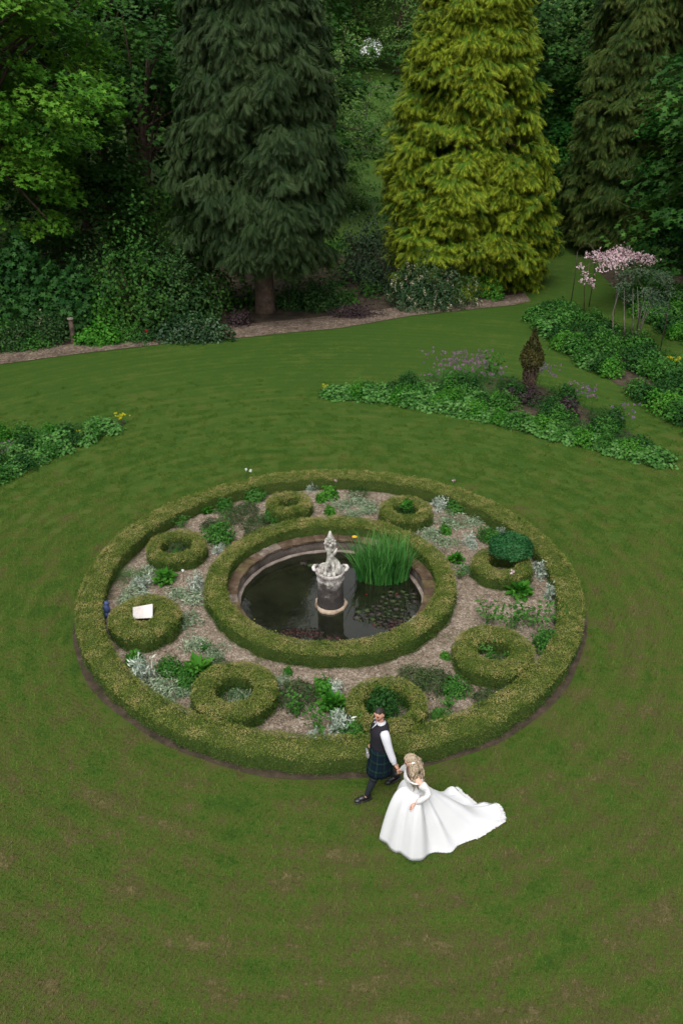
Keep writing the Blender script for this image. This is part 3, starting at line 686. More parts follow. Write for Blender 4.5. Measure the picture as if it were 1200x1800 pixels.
def stems(L, n, spread, h, w, seed, mat=0, bend=.15, cx=0, cy=0):
    rg = np.random.default_rng(seed); a = rg.uniform(0, 2*PI, n); q = np.sqrt(rg.random(n))
    O = np.stack([cx+spread*.35*q*np.cos(a), cy+spread*.35*q*np.sin(a), 0*a], 1); D = norm(np.stack([spread*.8*q*np.cos(a), spread*.8*q*np.sin(a), 0*a+h], 1))
    X, Y, Z = frames(D, np.stack([np.cos(a), np.sin(a), 0*a], 1)); L.add(blade_t(bend, w, 3), O, X, Y, Z, h*rg.uniform(.7, 1.1, n), rg.random(n), mat)
    return O+Z*h
PM = {}
def make_plants():
    for v in range(3):
        L = Leaves(); dome(L, (0, 0, .02), (.42, .42, .30), 560, .078, ROUND, up=.9, seed=v, lump=.18); PM['mantle', v] = L.mesh('leaf_mound', [M['mantle']])
        for nm, mt in (('herb', 'herb'), ('vivid', 'herb2'), ('deep', 'herb3')):
            L = Leaves(); 
            for k in range(7):
                a = random.uniform(0, 6.28); q = random.uniform(0, .26)
                dome(L, (q*math.cos(a), q*math.sin(a), .04), (.22, .22, random.uniform(.26, .44)), 190, .064, KITE, up=.5, seed=v*10+k)
            PM[nm, v] = L.mesh('leafy_clump', [M[mt]])
        L = Leaves(); stems(L, 190, .75, .50, .010, v, bend=.8); PM['tuft', v] = L.mesh('grass_tuft', [M['tuftgrass']])
        L = Leaves()
        # rosette of bold pointed leaves, as foxglove or primula
        N = 34; a = np.arange(N)*2.4; el = np.linspace(.15, 1.25, N)+rng.normal(size=N)*.08
        D = np.stack([np.cos(a)*np.cos(el), np.sin(a)*np.cos(el), np.sin(el)], 1); X, Y, Z = frames(np.stack([-np.cos(a)*np.sin(el), -np.sin(a)*np.sin(el), np.cos(el)], 1), D)
        L.add((KITE[0]*A([1, .75, 1.6]), KITE[1], KITE[2]), D*.05, X, Y, Z, rng.uniform(.22, .34, N), rng.random(N))
        dome(L, (0, 0, .03), (.24, .24, .2), 60, .10, KITE, seed=v+5); PM['bold', v] = L.mesh('bold_leaf_clump', [M['herb2']])
        L = Leaves()
        for k in range(8):
            a = random.uniform(0, 6.28); q = random.uniform(0, .30)
            dome(L, (q*math.cos(a), q*math.sin(a), .0), (.16, .16, .12), 60, .07, SLIM, up=.3, jit=.7, seed=v*10+k+100)
        PM['silver', v] = L.mesh('silver_mat', [M['silver']])
        L = Leaves()
        for k in range(9):
            a = random.uniform(0, 6.28); q = random.uniform(0, .22); h = random.uniform(.14, .34)
            dome(L, (q*math.cos(a), q*math.sin(a), 0), (.07, .07, h), 55, .075, SLIM, up=.3, jit=.8, seed=v*10+k+200)
        PM['felt', v] = L.mesh('felted_clump', [M['silver_pale']])
        L = Leaves(); dome(L, (0, 0, 0), (.30, .30, .26), 900, .060, SLIM, up=.4, jit=.6, seed=v+300, lump=.1); stems(L, 90, .5, .34, .006, v+3); PM['lavender', v] = L.mesh('lavender_mound', [M['lav']])
        L = Leaves(); T = stems(L, 26, .35, .45, .007, v+7)
        rg = np.random.default_rng(v); N = 130; u = rg.random(N); k_ = rg.integers(0, 26, N); P = T[k_]*(.25+.75*u[:, None]); X, Y, Z = frames(rg.normal(size=(N, 3))+A([0, 0, 1.5])); L.add(KITE, P, X, Y, Z, .07, rg.random(N))
        PM['sparse', v] = L.mesh('sparse_stems', [M['herb']])
        L = Leaves(); dome(L, (0, 0, 0), (.34, .34, .42), 520, .07, KITE, up=.5, seed=v+30); PM['purple', v] = L.mesh('purple_mound', [M['purple_leaf']])
        L = Leaves(); dome(L, (0, 0, 0), (.40, .40, .30), 1100, .05, SLIM, up=.5, jit=.7, seed=v+60, lump=.12); PM['feather', v] = L.mesh('feathery_mound', [M['herb3']])
        L = Leaves(); dome(L, (0, 0, 0), (.16, .16, .26), 260, .085, KITE, up=.7, seed=v+80); PM['upright', v] = L.mesh('upright_clump', [M['herb2']])
        # flower heads
        for nm, mt in (('allium_heads', 'mauve'), ('violet_heads', 'violet'), ('yellow_heads', 'yellow')):
            L = Leaves(); hs_ = []
            for k in range(13 if nm != 'yellow_heads' else 16):
                a = random.uniform(0, 6.28); q = random.uniform(0, .38); z = random.uniform(.42, .72) if nm != 'yellow_heads' else random.uniform(.28, .42)
                rr = .042 *.85 if nm != 'yellow_heads' else .045
                d = norm(rng.normal(size=(26, 3))); X, Y, Z = frames(np.cross(d, rng.normal(size=(26, 3))), d); L.add(SLIM, A([q*math.cos(a), q*math.sin(a), z])+d*.005, X, Y, Z, rr*random.uniform(.8, 1.2), rng.random(26)); hs_.append((q*math.cos(a), q*math.sin(a), z))
            PM[nm, v] = L.mesh('blossom', [M[mt]])
            L = Leaves()
            for (x_, y_, z_) in hs_:
                D = norm(A([[x_*.7, y_*.7, z_]])); X, Y, Z = frames(D); L.add(blade_t(0, .006, 1), A([[x_*.3, y_*.3, 0]]), X, Y, norm(A([[x_*.7, y_*.7, z_]])), np.linalg.norm([x_*.7, y_*.7, z_]), [.5])
            if nm == 'yellow_heads': dome(L, (0, 0, 0), (.26, .26, .26), 160, .07, SLIM, seed=v)
            else: stems(L, 50, .5, .42, .007, v+1, bend=.6)
            PM[nm+'_stems', v] = L.mesh('flower_stems', [M['herb']])
make_plants()
NAMES = dict(mantle='lady_mantle', herb='leafy_perennial', vivid='leafy_perennial', deep='leafy_perennial', tuft='ornamental_grass', bold='broad_leaved_plant', silver='silver_plant', felt='felted_plant', lavender='lavender_bush', sparse='young_plant', purple='purple_leaved_shrub', feather='feathery_plant', upright='upright_plant', allium_heads='allium', violet_heads='purple_flower_plant', yellow_heads='yellow_flower_plant')
def plant(kind, px, py, label, group=None, s=1.0, z=0.0, sz=None, xy=None):
    x, y = xy if xy else G(px, py, z); v = random.randrange(3)
    scl = (s*random.uniform(.92, 1.08), s*random.uniform(.92, 1.08), (sz or s)*random.uniform(.9, 1.1))
    if kind.endswith('_heads'):
        root = empty(NAMES[kind], (x, y, z), random.uniform(0, 6)); root.scale = scl; tag(root, label, 'plant', group)
        tag(link('flower_head', PM[kind, v], root), kind='stuff'); tag(link('stem', PM[kind+'_stems', v], root), kind='stuff')
        return root
    return tag(link(NAMES[kind], PM[kind, v], None, (x, y, z), random.uniform(0, 6), scl), label, 'plant', group)
RG = 'plants scattered over the gravel of the circle'
ringplants = [
 ('felt', 548, 858, .75, 'small white felted plant just right of the dark hollow ring'), ('upright', 564, 876, .9, 'bright green upright plant touching the outer hedge at the back'),
 ('upright', 578, 872, 1.3, 'taller bright green bush between the two back rings'), ('upright', 580, 899, .8, 'small bright green plant in gravel behind the pond hedge'),
 ('silver', 604, 885, 1.1, 'low silver mat beside the bright upright bush at the back'), ('silver', 632, 878, 1.2, 'low silver mat midway between the two back rings'), ('silver', 650, 896, 1.2, 'low silver mat nearest the left flank of the back right ring'), ('silver', 618, 903, .9, 'thin silver mat closest to the pond hedge at the back'),
 ('feather', 630, 866, .7, 'small dark feathery plant against the outer hedge behind the silver mats'),
 ('felt', 772, 890, 1.15, 'white felted clump touching the right flank of the back right ring'), ('herb', 806, 893, .95, 'leafy green clump against the outer hedge right of the white felted clump'), ('silver', 795, 917, 1.3, 'broad silver mat between the back right ring and the round bush'),
 ('silver', 830, 917, 1.1, 'silver mat along the outer hedge above the round bush'), ('upright', 782, 932, .8, 'small green plant growing through the broad silver mat'), ('silver', 758, 935, 1.2, 'silver mat next to the pond hedge behind the iris'), ('silver', 782, 950, 1.1, 'silver mat lying on the pond hedge side of the gravel'),
 ('felt', 826, 956, 1.0, 'white felted clump left of the round bush ring'), ('felt', 884, 935, .8, 'white felted clump tucked behind the round dark bush'), ('herb', 862, 945, .9, 'light green clump tucked left behind the round dark bush'), ('bold', 800, 983, .75, 'pale green leafy plant alone between pond hedge and round bush ring'),
 ('silver', 822, 1000, .8, 'grey green mat at the left foot of the round bush ring'), ('sparse', 808, 1012, .7, 'sparse sprouts in gravel below the grey green mat'),
 ('bold', 912, 1040, 1.15, 'bold crinkled green plant in front of the round bush ring'), ('felt', 952, 1010, 1.15, 'tall white felted clump between round bush ring and outer hedge'), ('felt', 964, 1046, 1.0, 'white felted clump right of the bold crinkled plant'),
 ('sparse', 858, 1092, 1.2, 'thin green stems behind the ring with the dark hollow'), ('sparse', 900, 1105, 1.3, 'loose tall stems at the back right of the hollow ring'), ('sparse', 935, 1095, 1.4, 'airy stems close to the right outer hedge'), ('herb', 958, 1135, .9, 'green clump squeezed between hollow ring and outer hedge'), ('sparse', 978, 1095, 1.0, 'few thin stalks against the inside of the right outer hedge'),
 ('upright', 782, 1152, .55, 'tiny green tuft on the gravel left of the hollow ring'), ('lavender', 760, 1200, 1.25, 'dark lavender mound behind the rose filled ring'), ('lavender', 728, 1192, 1.1, 'dark lavender mound between pond hedge and rose filled ring'), ('herb', 797, 1214, .8, 'fresh green weeds right of the dark lavender'), ('sparse', 786, 1240, .8, 'loose green weeds on gravel right of the rose filled ring'),
 ('lavender', 858, 1232, 1.0, 'grey green lavender at the front foot of the hollow ring'), ('herb', 770, 1262, .55, 'small pale weed by the front right outer hedge'), ('lavender', 888, 1208, .7, 'small lavender under the right end of the hollow ring'),
 ('lavender', 522, 1226, 1.35, 'large lavender mound right of the silvery blue ring'), ('upright', 568, 1212, 1.15, 'vivid upright bush against the front of the pond hedge'), ('sparse', 528, 1255, 1.1, 'loose fern like fronds in front of the large lavender'), ('bold', 584, 1240, 1.1, 'leafy green plant left of the rose filled ring'), ('felt', 596, 1282, 1.45, 'tall white felted plant near the groom at the outer hedge'), ('felt', 590, 1215, .9, 'white felted sprig beside the vivid upright bush'), ('felt', 552, 1293, .6, 'small white felted sprig at the front outer hedge'), ('sparse', 562, 1282, 1.0, 'grassy weeds between two white felted plants at the front'), ('herb', 620, 1290, .8, 'low green weeds left of the groom behind the outer hedge'),
 ('silver', 488, 1198, .8, 'silver sprigs between silvery blue ring and pond hedge'), ('upright', 506, 1180, .5, 'weeds at the foot of the pond hedge at the front'),
 ('bold', 348, 1182, 1.2, 'dark leafy plant at the back left of the silvery blue ring'), ('herb', 330, 1200, .7, 'low greenery in front of the dark leafy plant'), ('felt', 242, 1190, 1.5, 'large white felted clump by the front left outer hedge'), ('silver', 268, 1208, 1.2, 'silver mat in front of the large white felted clump'), ('silver', 300, 1220, 1.4, 'silver mat between large felted clump and silvery blue ring'), ('silver', 330, 1215, .9, 'small silver mat at the left flank of the silvery blue ring'), ('herb', 297, 1180, .75, 'light green tuft among the front left silver mats'),
 ('upright', 238, 1162, .95, 'narrow green tuft in front of the white slab ring'), ('silver', 350, 1130, 1.1, 'dusty silver mat between white slab ring and pond hedge'), ('silver', 382, 1150, 1.0, 'dusty silver mat along the front left of the pond hedge'), ('silver', 326, 1090, 1.1, 'dusty silver mat touching the right flank of the white slab ring'), ('silver', 340, 1055, 1.2, 'pale silver mat behind the right side of the white slab ring'), ('feather', 386, 1170, .6, 'small grey green tuft under the pond hedge at the front left'), ('sparse', 362, 1142, .6, 'few sprouts in the gravel before the dusty silver mats'),
 ('felt', 350, 1030, 1.2, 'white felted clump against the left of the pond hedge'), ('silver', 316, 1040, 1.0, 'silver mat right behind the white slab ring'), ('bold', 290, 1018, 1.05, 'bright rosette plant in front of the sparse sprouts ring'), ('felt', 250, 1030, 1.1, 'felted grey clump behind the left side of the white slab ring'), ('silver', 226, 1048, 1.2, 'grey felted mat between white slab ring and left outer hedge'), ('tuft', 232, 1012, .8, 'grassy weeds inside the left outer hedge'), ('silver', 262, 1006, 1.0, 'thin grey weeds at the front of the sparse sprouts ring'),
 ('herb', 384, 948, 1.15, 'bright leafy clump right of the sparse sprouts ring'), ('felt', 386, 968, .8, 'white felted sprigs below the bright leafy clump'), ('lavender', 372, 925, .95, 'grey green mound behind the bright leafy clump'), ('lavender', 405, 912, 1.1, 'grey green mound inside the back left outer hedge'), ('lavender', 450, 922, 1.2, 'grey green lavender between brick slab and dark hollow ring'), ('herb', 395, 892, .8, 'pale leafy weeds under the back left outer hedge'), ('lavender', 434, 895, 1.0, 'brownish lavender left of the dark hollow ring'), ('herb', 452, 873, .9, 'leafy weeds at the left of the dark hollow ring by the hedge'), ('bold', 362, 897, .7, 'broad leaved weed tucked under the back left outer hedge'), ('herb', 478, 912, .7, 'low green weed at the foot of the dark hollow ring'), ('silver', 400, 985, .8, 'silver sprigs against the back left of the pond hedge'), ('sparse', 318, 925, .8, 'pale sprouts between sparse ring and outer hedge'), ('lavender', 440, 940, .6, 'small heather like tuft next to the brick slab'),
]
for k, px, py, s, lb in ringplants: plant(k, px, py+4, lb, RG, s*1.0, .012)
# plants inside the small rings
def in_ring(i, kind, s, lb, z=.05, sz=None, dx=0, dy=0): return plant(kind, 0, 0, lb, 'plants growing inside the small box rings', s, z, sz, (RINGS[i][0]+dx, RINGS[i][1]+dy))
in_ring(1, 'feather', .8, 'blue green plant inside the back right ring', sz=1.3); in_ring(1, 'upright', .8, 'yellow green sprig poking above the back right ring', z=.3, dx=.05, dy=.25)
in_ring(3, 'sparse', .9, 'thin upright stems inside the hollow right hand ring', sz=1.0); in_ring(3, 'feather', .55, 'dark low foliage deep inside the hollow right hand ring', dx=.1)
in_ring(4, 'feather', 1.0, 'dark green foliage filling the ring behind the groom', sz=1.5); in_ring(4, 'deep', 1.0, 'rose leaves standing in the ring behind the groom', dy=.05, sz=1.25)
in_ring(5, 'feather', .85, 'dark blue green foliage in the front left ring', sz=1.0); in_ring(5, 'silver', .9, 'silvery sprigs lying in the front left ring', z=.15)
in_ring(7, 'lavender', .85, 'brown twiggy plant inside the back left ring', sz=1.1, dy=.1); in_ring(7, 'herb', .6, 'fresh green shoots at the front inside the back left ring', dy=-.2)
in_ring(0, 'feather', .55, 'dark low foliage deep in the small back ring', sz=.7); in_ring(6, 'herb', .40, 'green shoots round the foot of the white slab', dy=-.1)
L = Leaves(); dome(L, (0, 0, .30), (.50, .46, .38), 6500, .052, KITE, up=.35, jit=.6, lump=.06, seed=77, fill=.3)
bx, by = G(897, 965, .55)
tag(link('round_bush', L.mesh('round_bush', [leaf_mat('bush_leaf', (.010, .060, .016), (.022, .10, .028), (.045, .15, .045))]), None, (bx, by, .22)), 'round dense dark green bush bulging over a box ring', 'bush')
# small loose things in and near the circle
px, py = RINGS[6]
slabm = stone_mat('white_slab', [(.2, (.42, .38, .35)), (.6, (.58, .54, .51)), (.95, (.68, .65, .62))], 3, .8, .3, 30)
mb = MB(); v = [(-.20, 0, -.12), (.20, 0, -.12), (.205, 0, .17), (-.20, 0, .115)]
b0 = [(x_, -.02, z_) for x_, _, z_ in v]+[(x_, .02, z_) for x_, _, z_ in v]; mb.v = b0; mb.f = [[0, 1, 2, 3], [7, 6, 5, 4], [0, 4, 5, 1], [1, 5, 6, 2], [2, 6, 7, 3], [3, 7, 4, 0]]
o = mb.build('stone_slab', slabm, smooth=False, loc=(px-.03, py+.0, .48)); o.rotation_euler = (R(-38), 0, R(4)); tag(o, 'slanted white stone slab standing in the left box ring', 'slab')
bx, by = G(416, 955, .05); o = MB().box((0, 0, .03), (.24, .13, .06), R(8)).build('brick', stone_mat('orange_brick', [(.2, (.28, .15, .08)), (.6, (.42, .25, .14)), (.95, (.5, .33, .21))], 5), smooth=False, loc=(bx, by, .012), bevel=.006); tag(o, 'single orange brick lying on the gravel behind the pond hedge', 'brick')
o.name = 'loose_brick'
bx, by = G(187, 1074, .12); mb = MB(); mb.ball((0, 0, .16), (.09, .10, .13), 10, 7).ball((.02, .03, .30), (.06, .06, .06), 8, 6).ball((-.01, -.06, .06), (.11, .10, .07), 8, 6)
tag(mb.build('cloth_bundle', plain('blue_cloth', (.05, .07, .17), .8, .2, .4, 20), loc=(bx, by, 0)), 'small blue cloth bundle wedged between left ring and outer hedge', 'bundle')
def bloom(px, py, z, lab, mat, s=.06, stem=True, grp='single flowers round the circle'):
    x, y = G(px, py, z); root = empty('flower', (x, y, 0)); tag(root, lab, 'flower', grp)
    L = Leaves(); N = 14; d = norm(rng.normal(size=(N, 3))+A([0, 0, .6])); X, Y, Z = frames(np.cross(d, rng.normal(size=(N, 3))), d); L.add(KITE, d*0+A([0, 0, z]), X, Y, Z, s, rng.random(N)); link('petal', L.mesh('petal', [M[mat]]), root).name = 'bloom'
    MB().tube([(0, 0, 0), (.01, 0, z)], .006, 5).build('stem', M['herb'], root)
bloom(433, 826, .5, 'white flower above the back outer hedge, left of the pair', 'white_fl'); bloom(441, 828, .5, 'white flower above the back outer hedge, right of the pair', 'white_fl')
bloom(590, 845, .55, 'pink flower against the back of the outer hedge', 'pink'); bloom(797, 845, .5, 'lone pink flower over the hedge above the back right ring', 'pink')
bloom(899, 1005, .5, 'pale pink flower on the front of the round bush ring', 'pink', .07); bloom(862, 1055, .2, 'pale mauve flower on the gravel below the bold plant', 'pink', .06)
bloom(321, 1003, .3, 'white bloom at the front of the sparse sprouts ring', 'white_fl', .04); bloom(531, 914, .3, 'white bloom just behind the pond hedge', 'white_fl', .04)
#@@PART3
# ------------------------------------------------------------------ large conifers
def conifer(px, py, Rb, h, z0, pw, mat, label, seed, n_low=1500, trunk_r=.45, droop=(.35, 1.1), zsplit=15, xy=None, tuftlen=(.26, .46)):
    rg = np.random.default_rng(seed); x, y = xy or G(px, py)
    root = empty('conifer_tree', (x, y, 0)); tag(root, label, 'tree', 'tall conifers along the edge of the lawn')
    mb = MB(); mb.tube([(0, 0, -.1), (0, 0, .3), (.02, 0, 1.5), (.05, .03, h*.4), (0, 0, h*.96)], [trunk_r*1.35, trunk_r*1.1, trunk_r, trunk_r*.6, .05], 12); mb.build('trunk', M['bark'], root)
    ph = rg.uniform(0, 6, 8)
    def rad(z, a):
        u = np.clip((z-z0)/(h-z0), 0, 1)
        base = Rb*(1-u)**pw*np.clip(.78+.22*np.minimum(1, (z-z0)/2.2), 0, 1)
        return base*(1+.06*np.sin(3*a+ph[0]+z*.25)+.05*np.sin(5*a+ph[1]-z*.6)+.045*np.sin(9*a+ph[2]+z*1.1)+.03*np.sin(17*a+ph[3]-z*2.1))
    L = Leaves()
    def tufts(N, za, zb, k, sc_, inner=1.0, lenr=tuftlen):
        z = rg.uniform(za, zb, N*3); p = rad(z, 0*z)/Rb; keep = rg.random(N*3) < p; z = z[keep][:N]; n = len(z)
        a = rg.uniform(0, 2*PI, n); r = rad(z, a)*(inner+rg.normal(size=n)*.045)+rg.uniform(-.25, .35, n); tone = np.clip(.5+.25*rg.normal(size=n), 0, 1)
        out = np.stack([np.cos(a), np.sin(a), 0*a], 1); tan = np.stack([-np.sin(a), np.cos(a), 0*a], 1); up = A([0, 0, 1.])
        dr = rg.uniform(*droop, n)
        if inner == 1.0:
            nbg = max(40, int(N*.13)); zb_ = rg.uniform(za, zb, nbg); ab_ = rg.uniform(0, 2*PI, nbg); R_ = np.maximum(rad(zb_, ab_), .3); pk = rg.integers(0, nbg, n)
            gt = rg.normal(size=n)*.42*sc_; gz = rg.normal(size=n)*.36*sc_; gz = np.where(gz > 0, gz*.7, gz)
            a = ab_[pk]+gt/R_[pk]; z = np.clip(zb_[pk]+gz-.25*gt**2, z0-.2, h); d2 = (gt/.6)**2+(gz/.55)**2
            r = rad(z, a)+.34-.44*np.minimum(d2, 2.4)*sc_**.5+rg.normal(size=n)*.06+.10*rg.normal(size=nbg)[pk]; tone = np.clip(.5+.22*rg.normal(size=nbg)[pk]+.12*rg.normal(size=n), 0, 1)
            out = np.stack([np.cos(a), np.sin(a), 0*a], 1); tan = np.stack([-np.sin(a), np.cos(a), 0*a], 1)
        base = out*(r-.45*sc_)[:, None]+up*z[:, None]
        for j in range(k):
            s = rg.uniform(-1, 1, n); f = rg.uniform(-.5, .35, n)
            D = norm(out+tan*(s*1.3)[:, None]-up*(dr+rg.normal(size=n)*.35)[:, None])
            O = base+out*(f*.5*sc_)[:, None]+tan*(s*.32*sc_)[:, None]-up*(np.abs(s)*.15*sc_)[:, None]-up*(dr*(f+.5)*.3*sc_)[:, None]
            X, Y, Z = frames(out*.45+up*.9+rg.normal(size=(n, 3))*.45, D); X = D; Y = norm(np.cross(Z, X)); Z = np.cross(X, Y)
            L.add(SPRAYS[j % 3], O, X, Y, Z, rg.uniform(*lenr, n)*sc_, np.clip(tone+rg.normal(size=n)*.12, 0, 1))
    tufts(int(n_low*1.25), z0, zsplit, 11, 1.0)
    tufts(int(n_low*.55), z0+.3, zsplit, 5, 1.35, .80)
    tufts(n_low//3, zsplit, h-.5, 6, 2.0)
    link('crown', L.mesh('crown', [mat]), root)
    # a few dead inner limbs
    mb = MB()
    for i in range(26):
        z = rg.uniform(z0+.2, zsplit); a = rg.uniform(0, 2*PI); r = float(rad(np.array(z), np.array(a)))*.8
        mb.tube([(0, 0, z+.3), (r*.5*math.cos(a), r*.5*math.sin(a), z+.15), (r*math.cos(a), r*math.sin(a), z-.2)], [.09, .06, .02], 5)
    mb.build('limb', M['bark'], root)
conifer(466, 548, 4.0, 17.6, 2.8, .40, M['cyp_dark'], 'huge dark blue green conifer with its bare trunk showing at the lawn', 1, 1700, .42, (.5, 1.2))
conifer(804, 500, 4.6, 19.5, .25, .66, M['cyp_gold'], 'big golden green conifer reaching the ground beside the path', 2, 1900, .4, (.1, .6))
conifer(1078, 441, 3.6, 24, 1.0, .45, M['cyp_olive'], 'tall olive brown conifer behind the pink climber', 3, 1400, .4, (.4, 1.1), zsplit=17)

# ------------------------------------------------------------------ broadleaved trees
def crown_mesh(name, cr, ch, ncl, nl, leaf, mat, seed, tmpl=LOBED, cl=.8, flat=.4, low=-.35, up=1.0):
    """leaf sprays hung as overlapping shelves over an uneven crown; returns the mesh and the spray centres"""
    rg = np.random.default_rng(seed); L = Leaves(); ph = rg.uniform(0, 6, 6)
    d = norm(rg.normal(size=(ncl*2, 3))); d = d[d[:, 2] > low][:ncl]; n = len(d)
    l = 1+.16*np.sin(4*d[:, 0]+ph[0]+3*d[:, 2])+.14*np.sin(5*d[:, 1]+ph[1])+.12*np.sin(7*d[:, 2]+ph[2]+4*d[:, 0])
    q = np.where(rg.random(n) < .3, rg.uniform(.45, .8, n), rg.uniform(.84, 1.02, n))*l
    C = d*A([cr, cr, ch])*q[:, None]
    tone = np.clip(.5+.22*rg.normal(size=n), 0, 1); cs = rg.uniform(.6, 1.25, n)*cl
    for j in range(0, n):
        m = int(nl*cs[j]/cl); g = rg.normal(size=(m, 3)); g = g/np.maximum(1, np.linalg.norm(g, axis=1, keepdims=True)/1.5)
        out = norm(C[j]*A([1, 1, .3])); O = C[j]+g*A([cs[j]*.62, cs[j]*.62, cs[j]*.62*flat])
        O[:, 2] -= .22*np.sum(g[:, :2]*out[:2], axis=1)*cs[j]
        X, Y, Z = frames(A([0, 0, up])+out*.45+rg.normal(size=(m, 3))*.42, out+rg.normal(size=(m, 3))*.8-A([0, 0, .35]))
        L.add(tmpl, O, X, Y, Z, leaf*rg.uniform(.7, 1.2, m), np.clip(tone[j]+rg.normal(size=m)*.2, 0, 1))
    return L.mesh(name, [mat]), C
def tree_from(name, crown, C, loc, h0, tr, label, cat='tree', group=None, rotz=0, scl=1.0, nl=24, bark='bark', seed=0, lean=(0, 0)):
    rg = random.Random(seed); root = empty(name, loc, rotz); root.scale = (scl,)*3; tag(root, label, cat, group)
    MB().tube([(lean[0], lean[1], -.3), (lean[0]*.8, lean[1]*.8, h0*.3), (lean[0]*.3, lean[1]*.3, h0*.7), (0, 0, h0), (.1, 0, h0*1.25)], [tr*1.3, tr, tr*.85, tr*.7, tr*.3], 9).build('trunk', M[bark], root)
    mb = MB()
    for i in range(min(nl, len(C))):
        c = C[rg.randrange(len(C))]; b = (0, 0, h0*rg.uniform(.55, 1.05)); e = (c[0], c[1], h0+c[2]-.1)
        mid = (e[0]*.45, e[1]*.45, b[2]*.4+e[2]*.6+rg.uniform(-.3, .4)); mb.tube([b, mid, e], [tr*.35, tr*.2, .03], 5, False)
    mb.build('limb', M[bark], root); link('crown', crown, root, (0, 0, h0))
    return root
# bright oak at the left edge, in layered shelves
c, C = crown_mesh('crown', 6.0, 8.6, 420, 125, .22, M['oak'], 21, LOBED, 1.15, .28, -.75)
x, y = G(-20, 535); tree_from('oak_tree', c, C, (x, y, 0), 10.2, .42, 'bright green oak filling the top left corner', seed=1, nl=70)
# woodland trees sharing four crowns
W = []
for k, (cr, ch, ncl, nl, leaf, m) in enumerate([(4.2, 6.5, 150, 60, .26, 'wood_dark'), (5.0, 6.0, 170, 60, .28, 'wood_dark'), (3.6, 5.5, 130, 60, .25, 'wood_mid'), (3.4, 4.2, 170, 80, .20, 'wood_vivid')]):
    W.append(crown_mesh('crown', cr, ch, ncl, nl, leaf, M[m], 31+k, LOBED if k != 2 else KITE, 1.15, .4, -.7))
WG = 'woodland trees behind the lawn'
def wt(k, px, dist, h0, s, label, name='broadleaf_tree', rz=None, bark='bark'):
    y = dist-CD; x = CX+(px-600)/FPX*(dist*math.cos(PITCH)+(CH-5)*math.sin(PITCH)); z = hill(x, y)-.1
    tree_from(name, W[k][0], W[k][1], (x, y, z), h0, .28, label, 'tree', WG, random.uniform(0, 6) if rz is None else rz, s, seed=int(px*7+dist), bark=bark)
wt(0, 255, 50, 6.5, 1.05, 'dark tree with a visible dark trunk midway between oak and dark conifer')
wt(1, 180, 57, 9, 1.15, 'dark tree right behind the bright oak')
wt(0, 300, 62, 9, 1.25, 'dark tree crowding the left flank of the dark conifer')
wt(1, 60, 62, 9, 1.3, 'shaded tree behind the trunk of the bright oak')
wt(0, 140, 47, 4.5, .8, 'low dark tree under the right side of the bright oak')
wt(1, 230, 76, 9, 1.5, 'tree high in the gap left of the dark conifer')
wt(2, 350, 80, 9, 1.5, 'paler tree rising behind the top of the dark conifer')
wt(1, 100, 84, 9, 1.5, 'tree closing the skyline behind the bright oak')
wt(0, -60, 70, 9, 1.4, 'dark tree off the left side of the wood'); wt(0, -130, 52, 8, 1.2, 'dark tree at the far left end of the path')
wt(2, 600, 66, 2.6, .62, 'small light green tree on the slope right of the dark conifer', bark='bark_grey')
wt(2, 640, 88, 2.4, .80, 'lichened scrubby tree in the field gap between the conifers', bark='bark_grey')
wt(2, 585, 96, 4, 1.1, 'rounded tree at the left side of the field gap')
wt(1, 560, 122, 6, 1.5, 'dark tree at the top of the field, left of the white hawthorn')
wt(2, 620, 128, 5, 1.25, 'dark round tree just left of the white hawthorn')
wt(2, 695, 126, 4.2, 1.15, 'round green tree at the top of the field beside the golden conifer')
wt(2, 712, 136, 6, 1.5, 'taller tree behind the fence at the top of the field')
wt(1, 660, 150, 8, 1.8, 'large tree on the ridge above the white hawthorn')
wt(1, 760, 160, 8, 2.0, 'ridge tree behind the tip of the golden conifer')
wt(1, 520, 165, 8, 2.0, 'ridge tree behind the top of the dark conifer'); wt(1, 420, 150, 8, 2.0, 'ridge tree further left behind the dark conifer')
wt(2, 948, 72, 6, 1.15, 'mid green tree between the golden and the olive conifer')
wt(3, 975, 60, 3.6, .95, 'vivid green low tree between golden and olive conifer')
wt(2, 965, 96, 8, 1.6, 'pale tree high between the golden and the olive conifer')
wt(1, 930, 130, 9, 2.2, 'far tree closing the gap beside the golden conifer')
wt(3, 1262, 48, 5.8, 1.05, 'vivid green tree at the right edge beside the olive conifer')
wt(3, 1215, 50, 2.8, .85, 'vivid green tree with low branches under the olive conifer')
wt(0, 1215, 60, 10, 1.2, 'dark tree behind the vivid tree at the right edge')
wt(0, 1120, 66, 8, 1.3, 'dark tree behind the olive conifer'); wt(0, 1010, 66, 6, 1.1, 'dark tree in the shade left of the olive conifer')
wt(3, 1250, 52, 4, 1.1, 'vivid green tree past the right edge of the far bed'); wt(1, 1320, 70, 9, 1.5, 'dark tree at the far right of the wood')
wt(1, 1180, 100, 9, 1.9, 'tall tree closing the upper right corner'); wt(0, 860, 62, 8, 1.2, 'dark tree hidden behind the golden conifer'); wt(0, 500, 60, 8, 1.2, 'dark tree hidden behind the dark conifer')
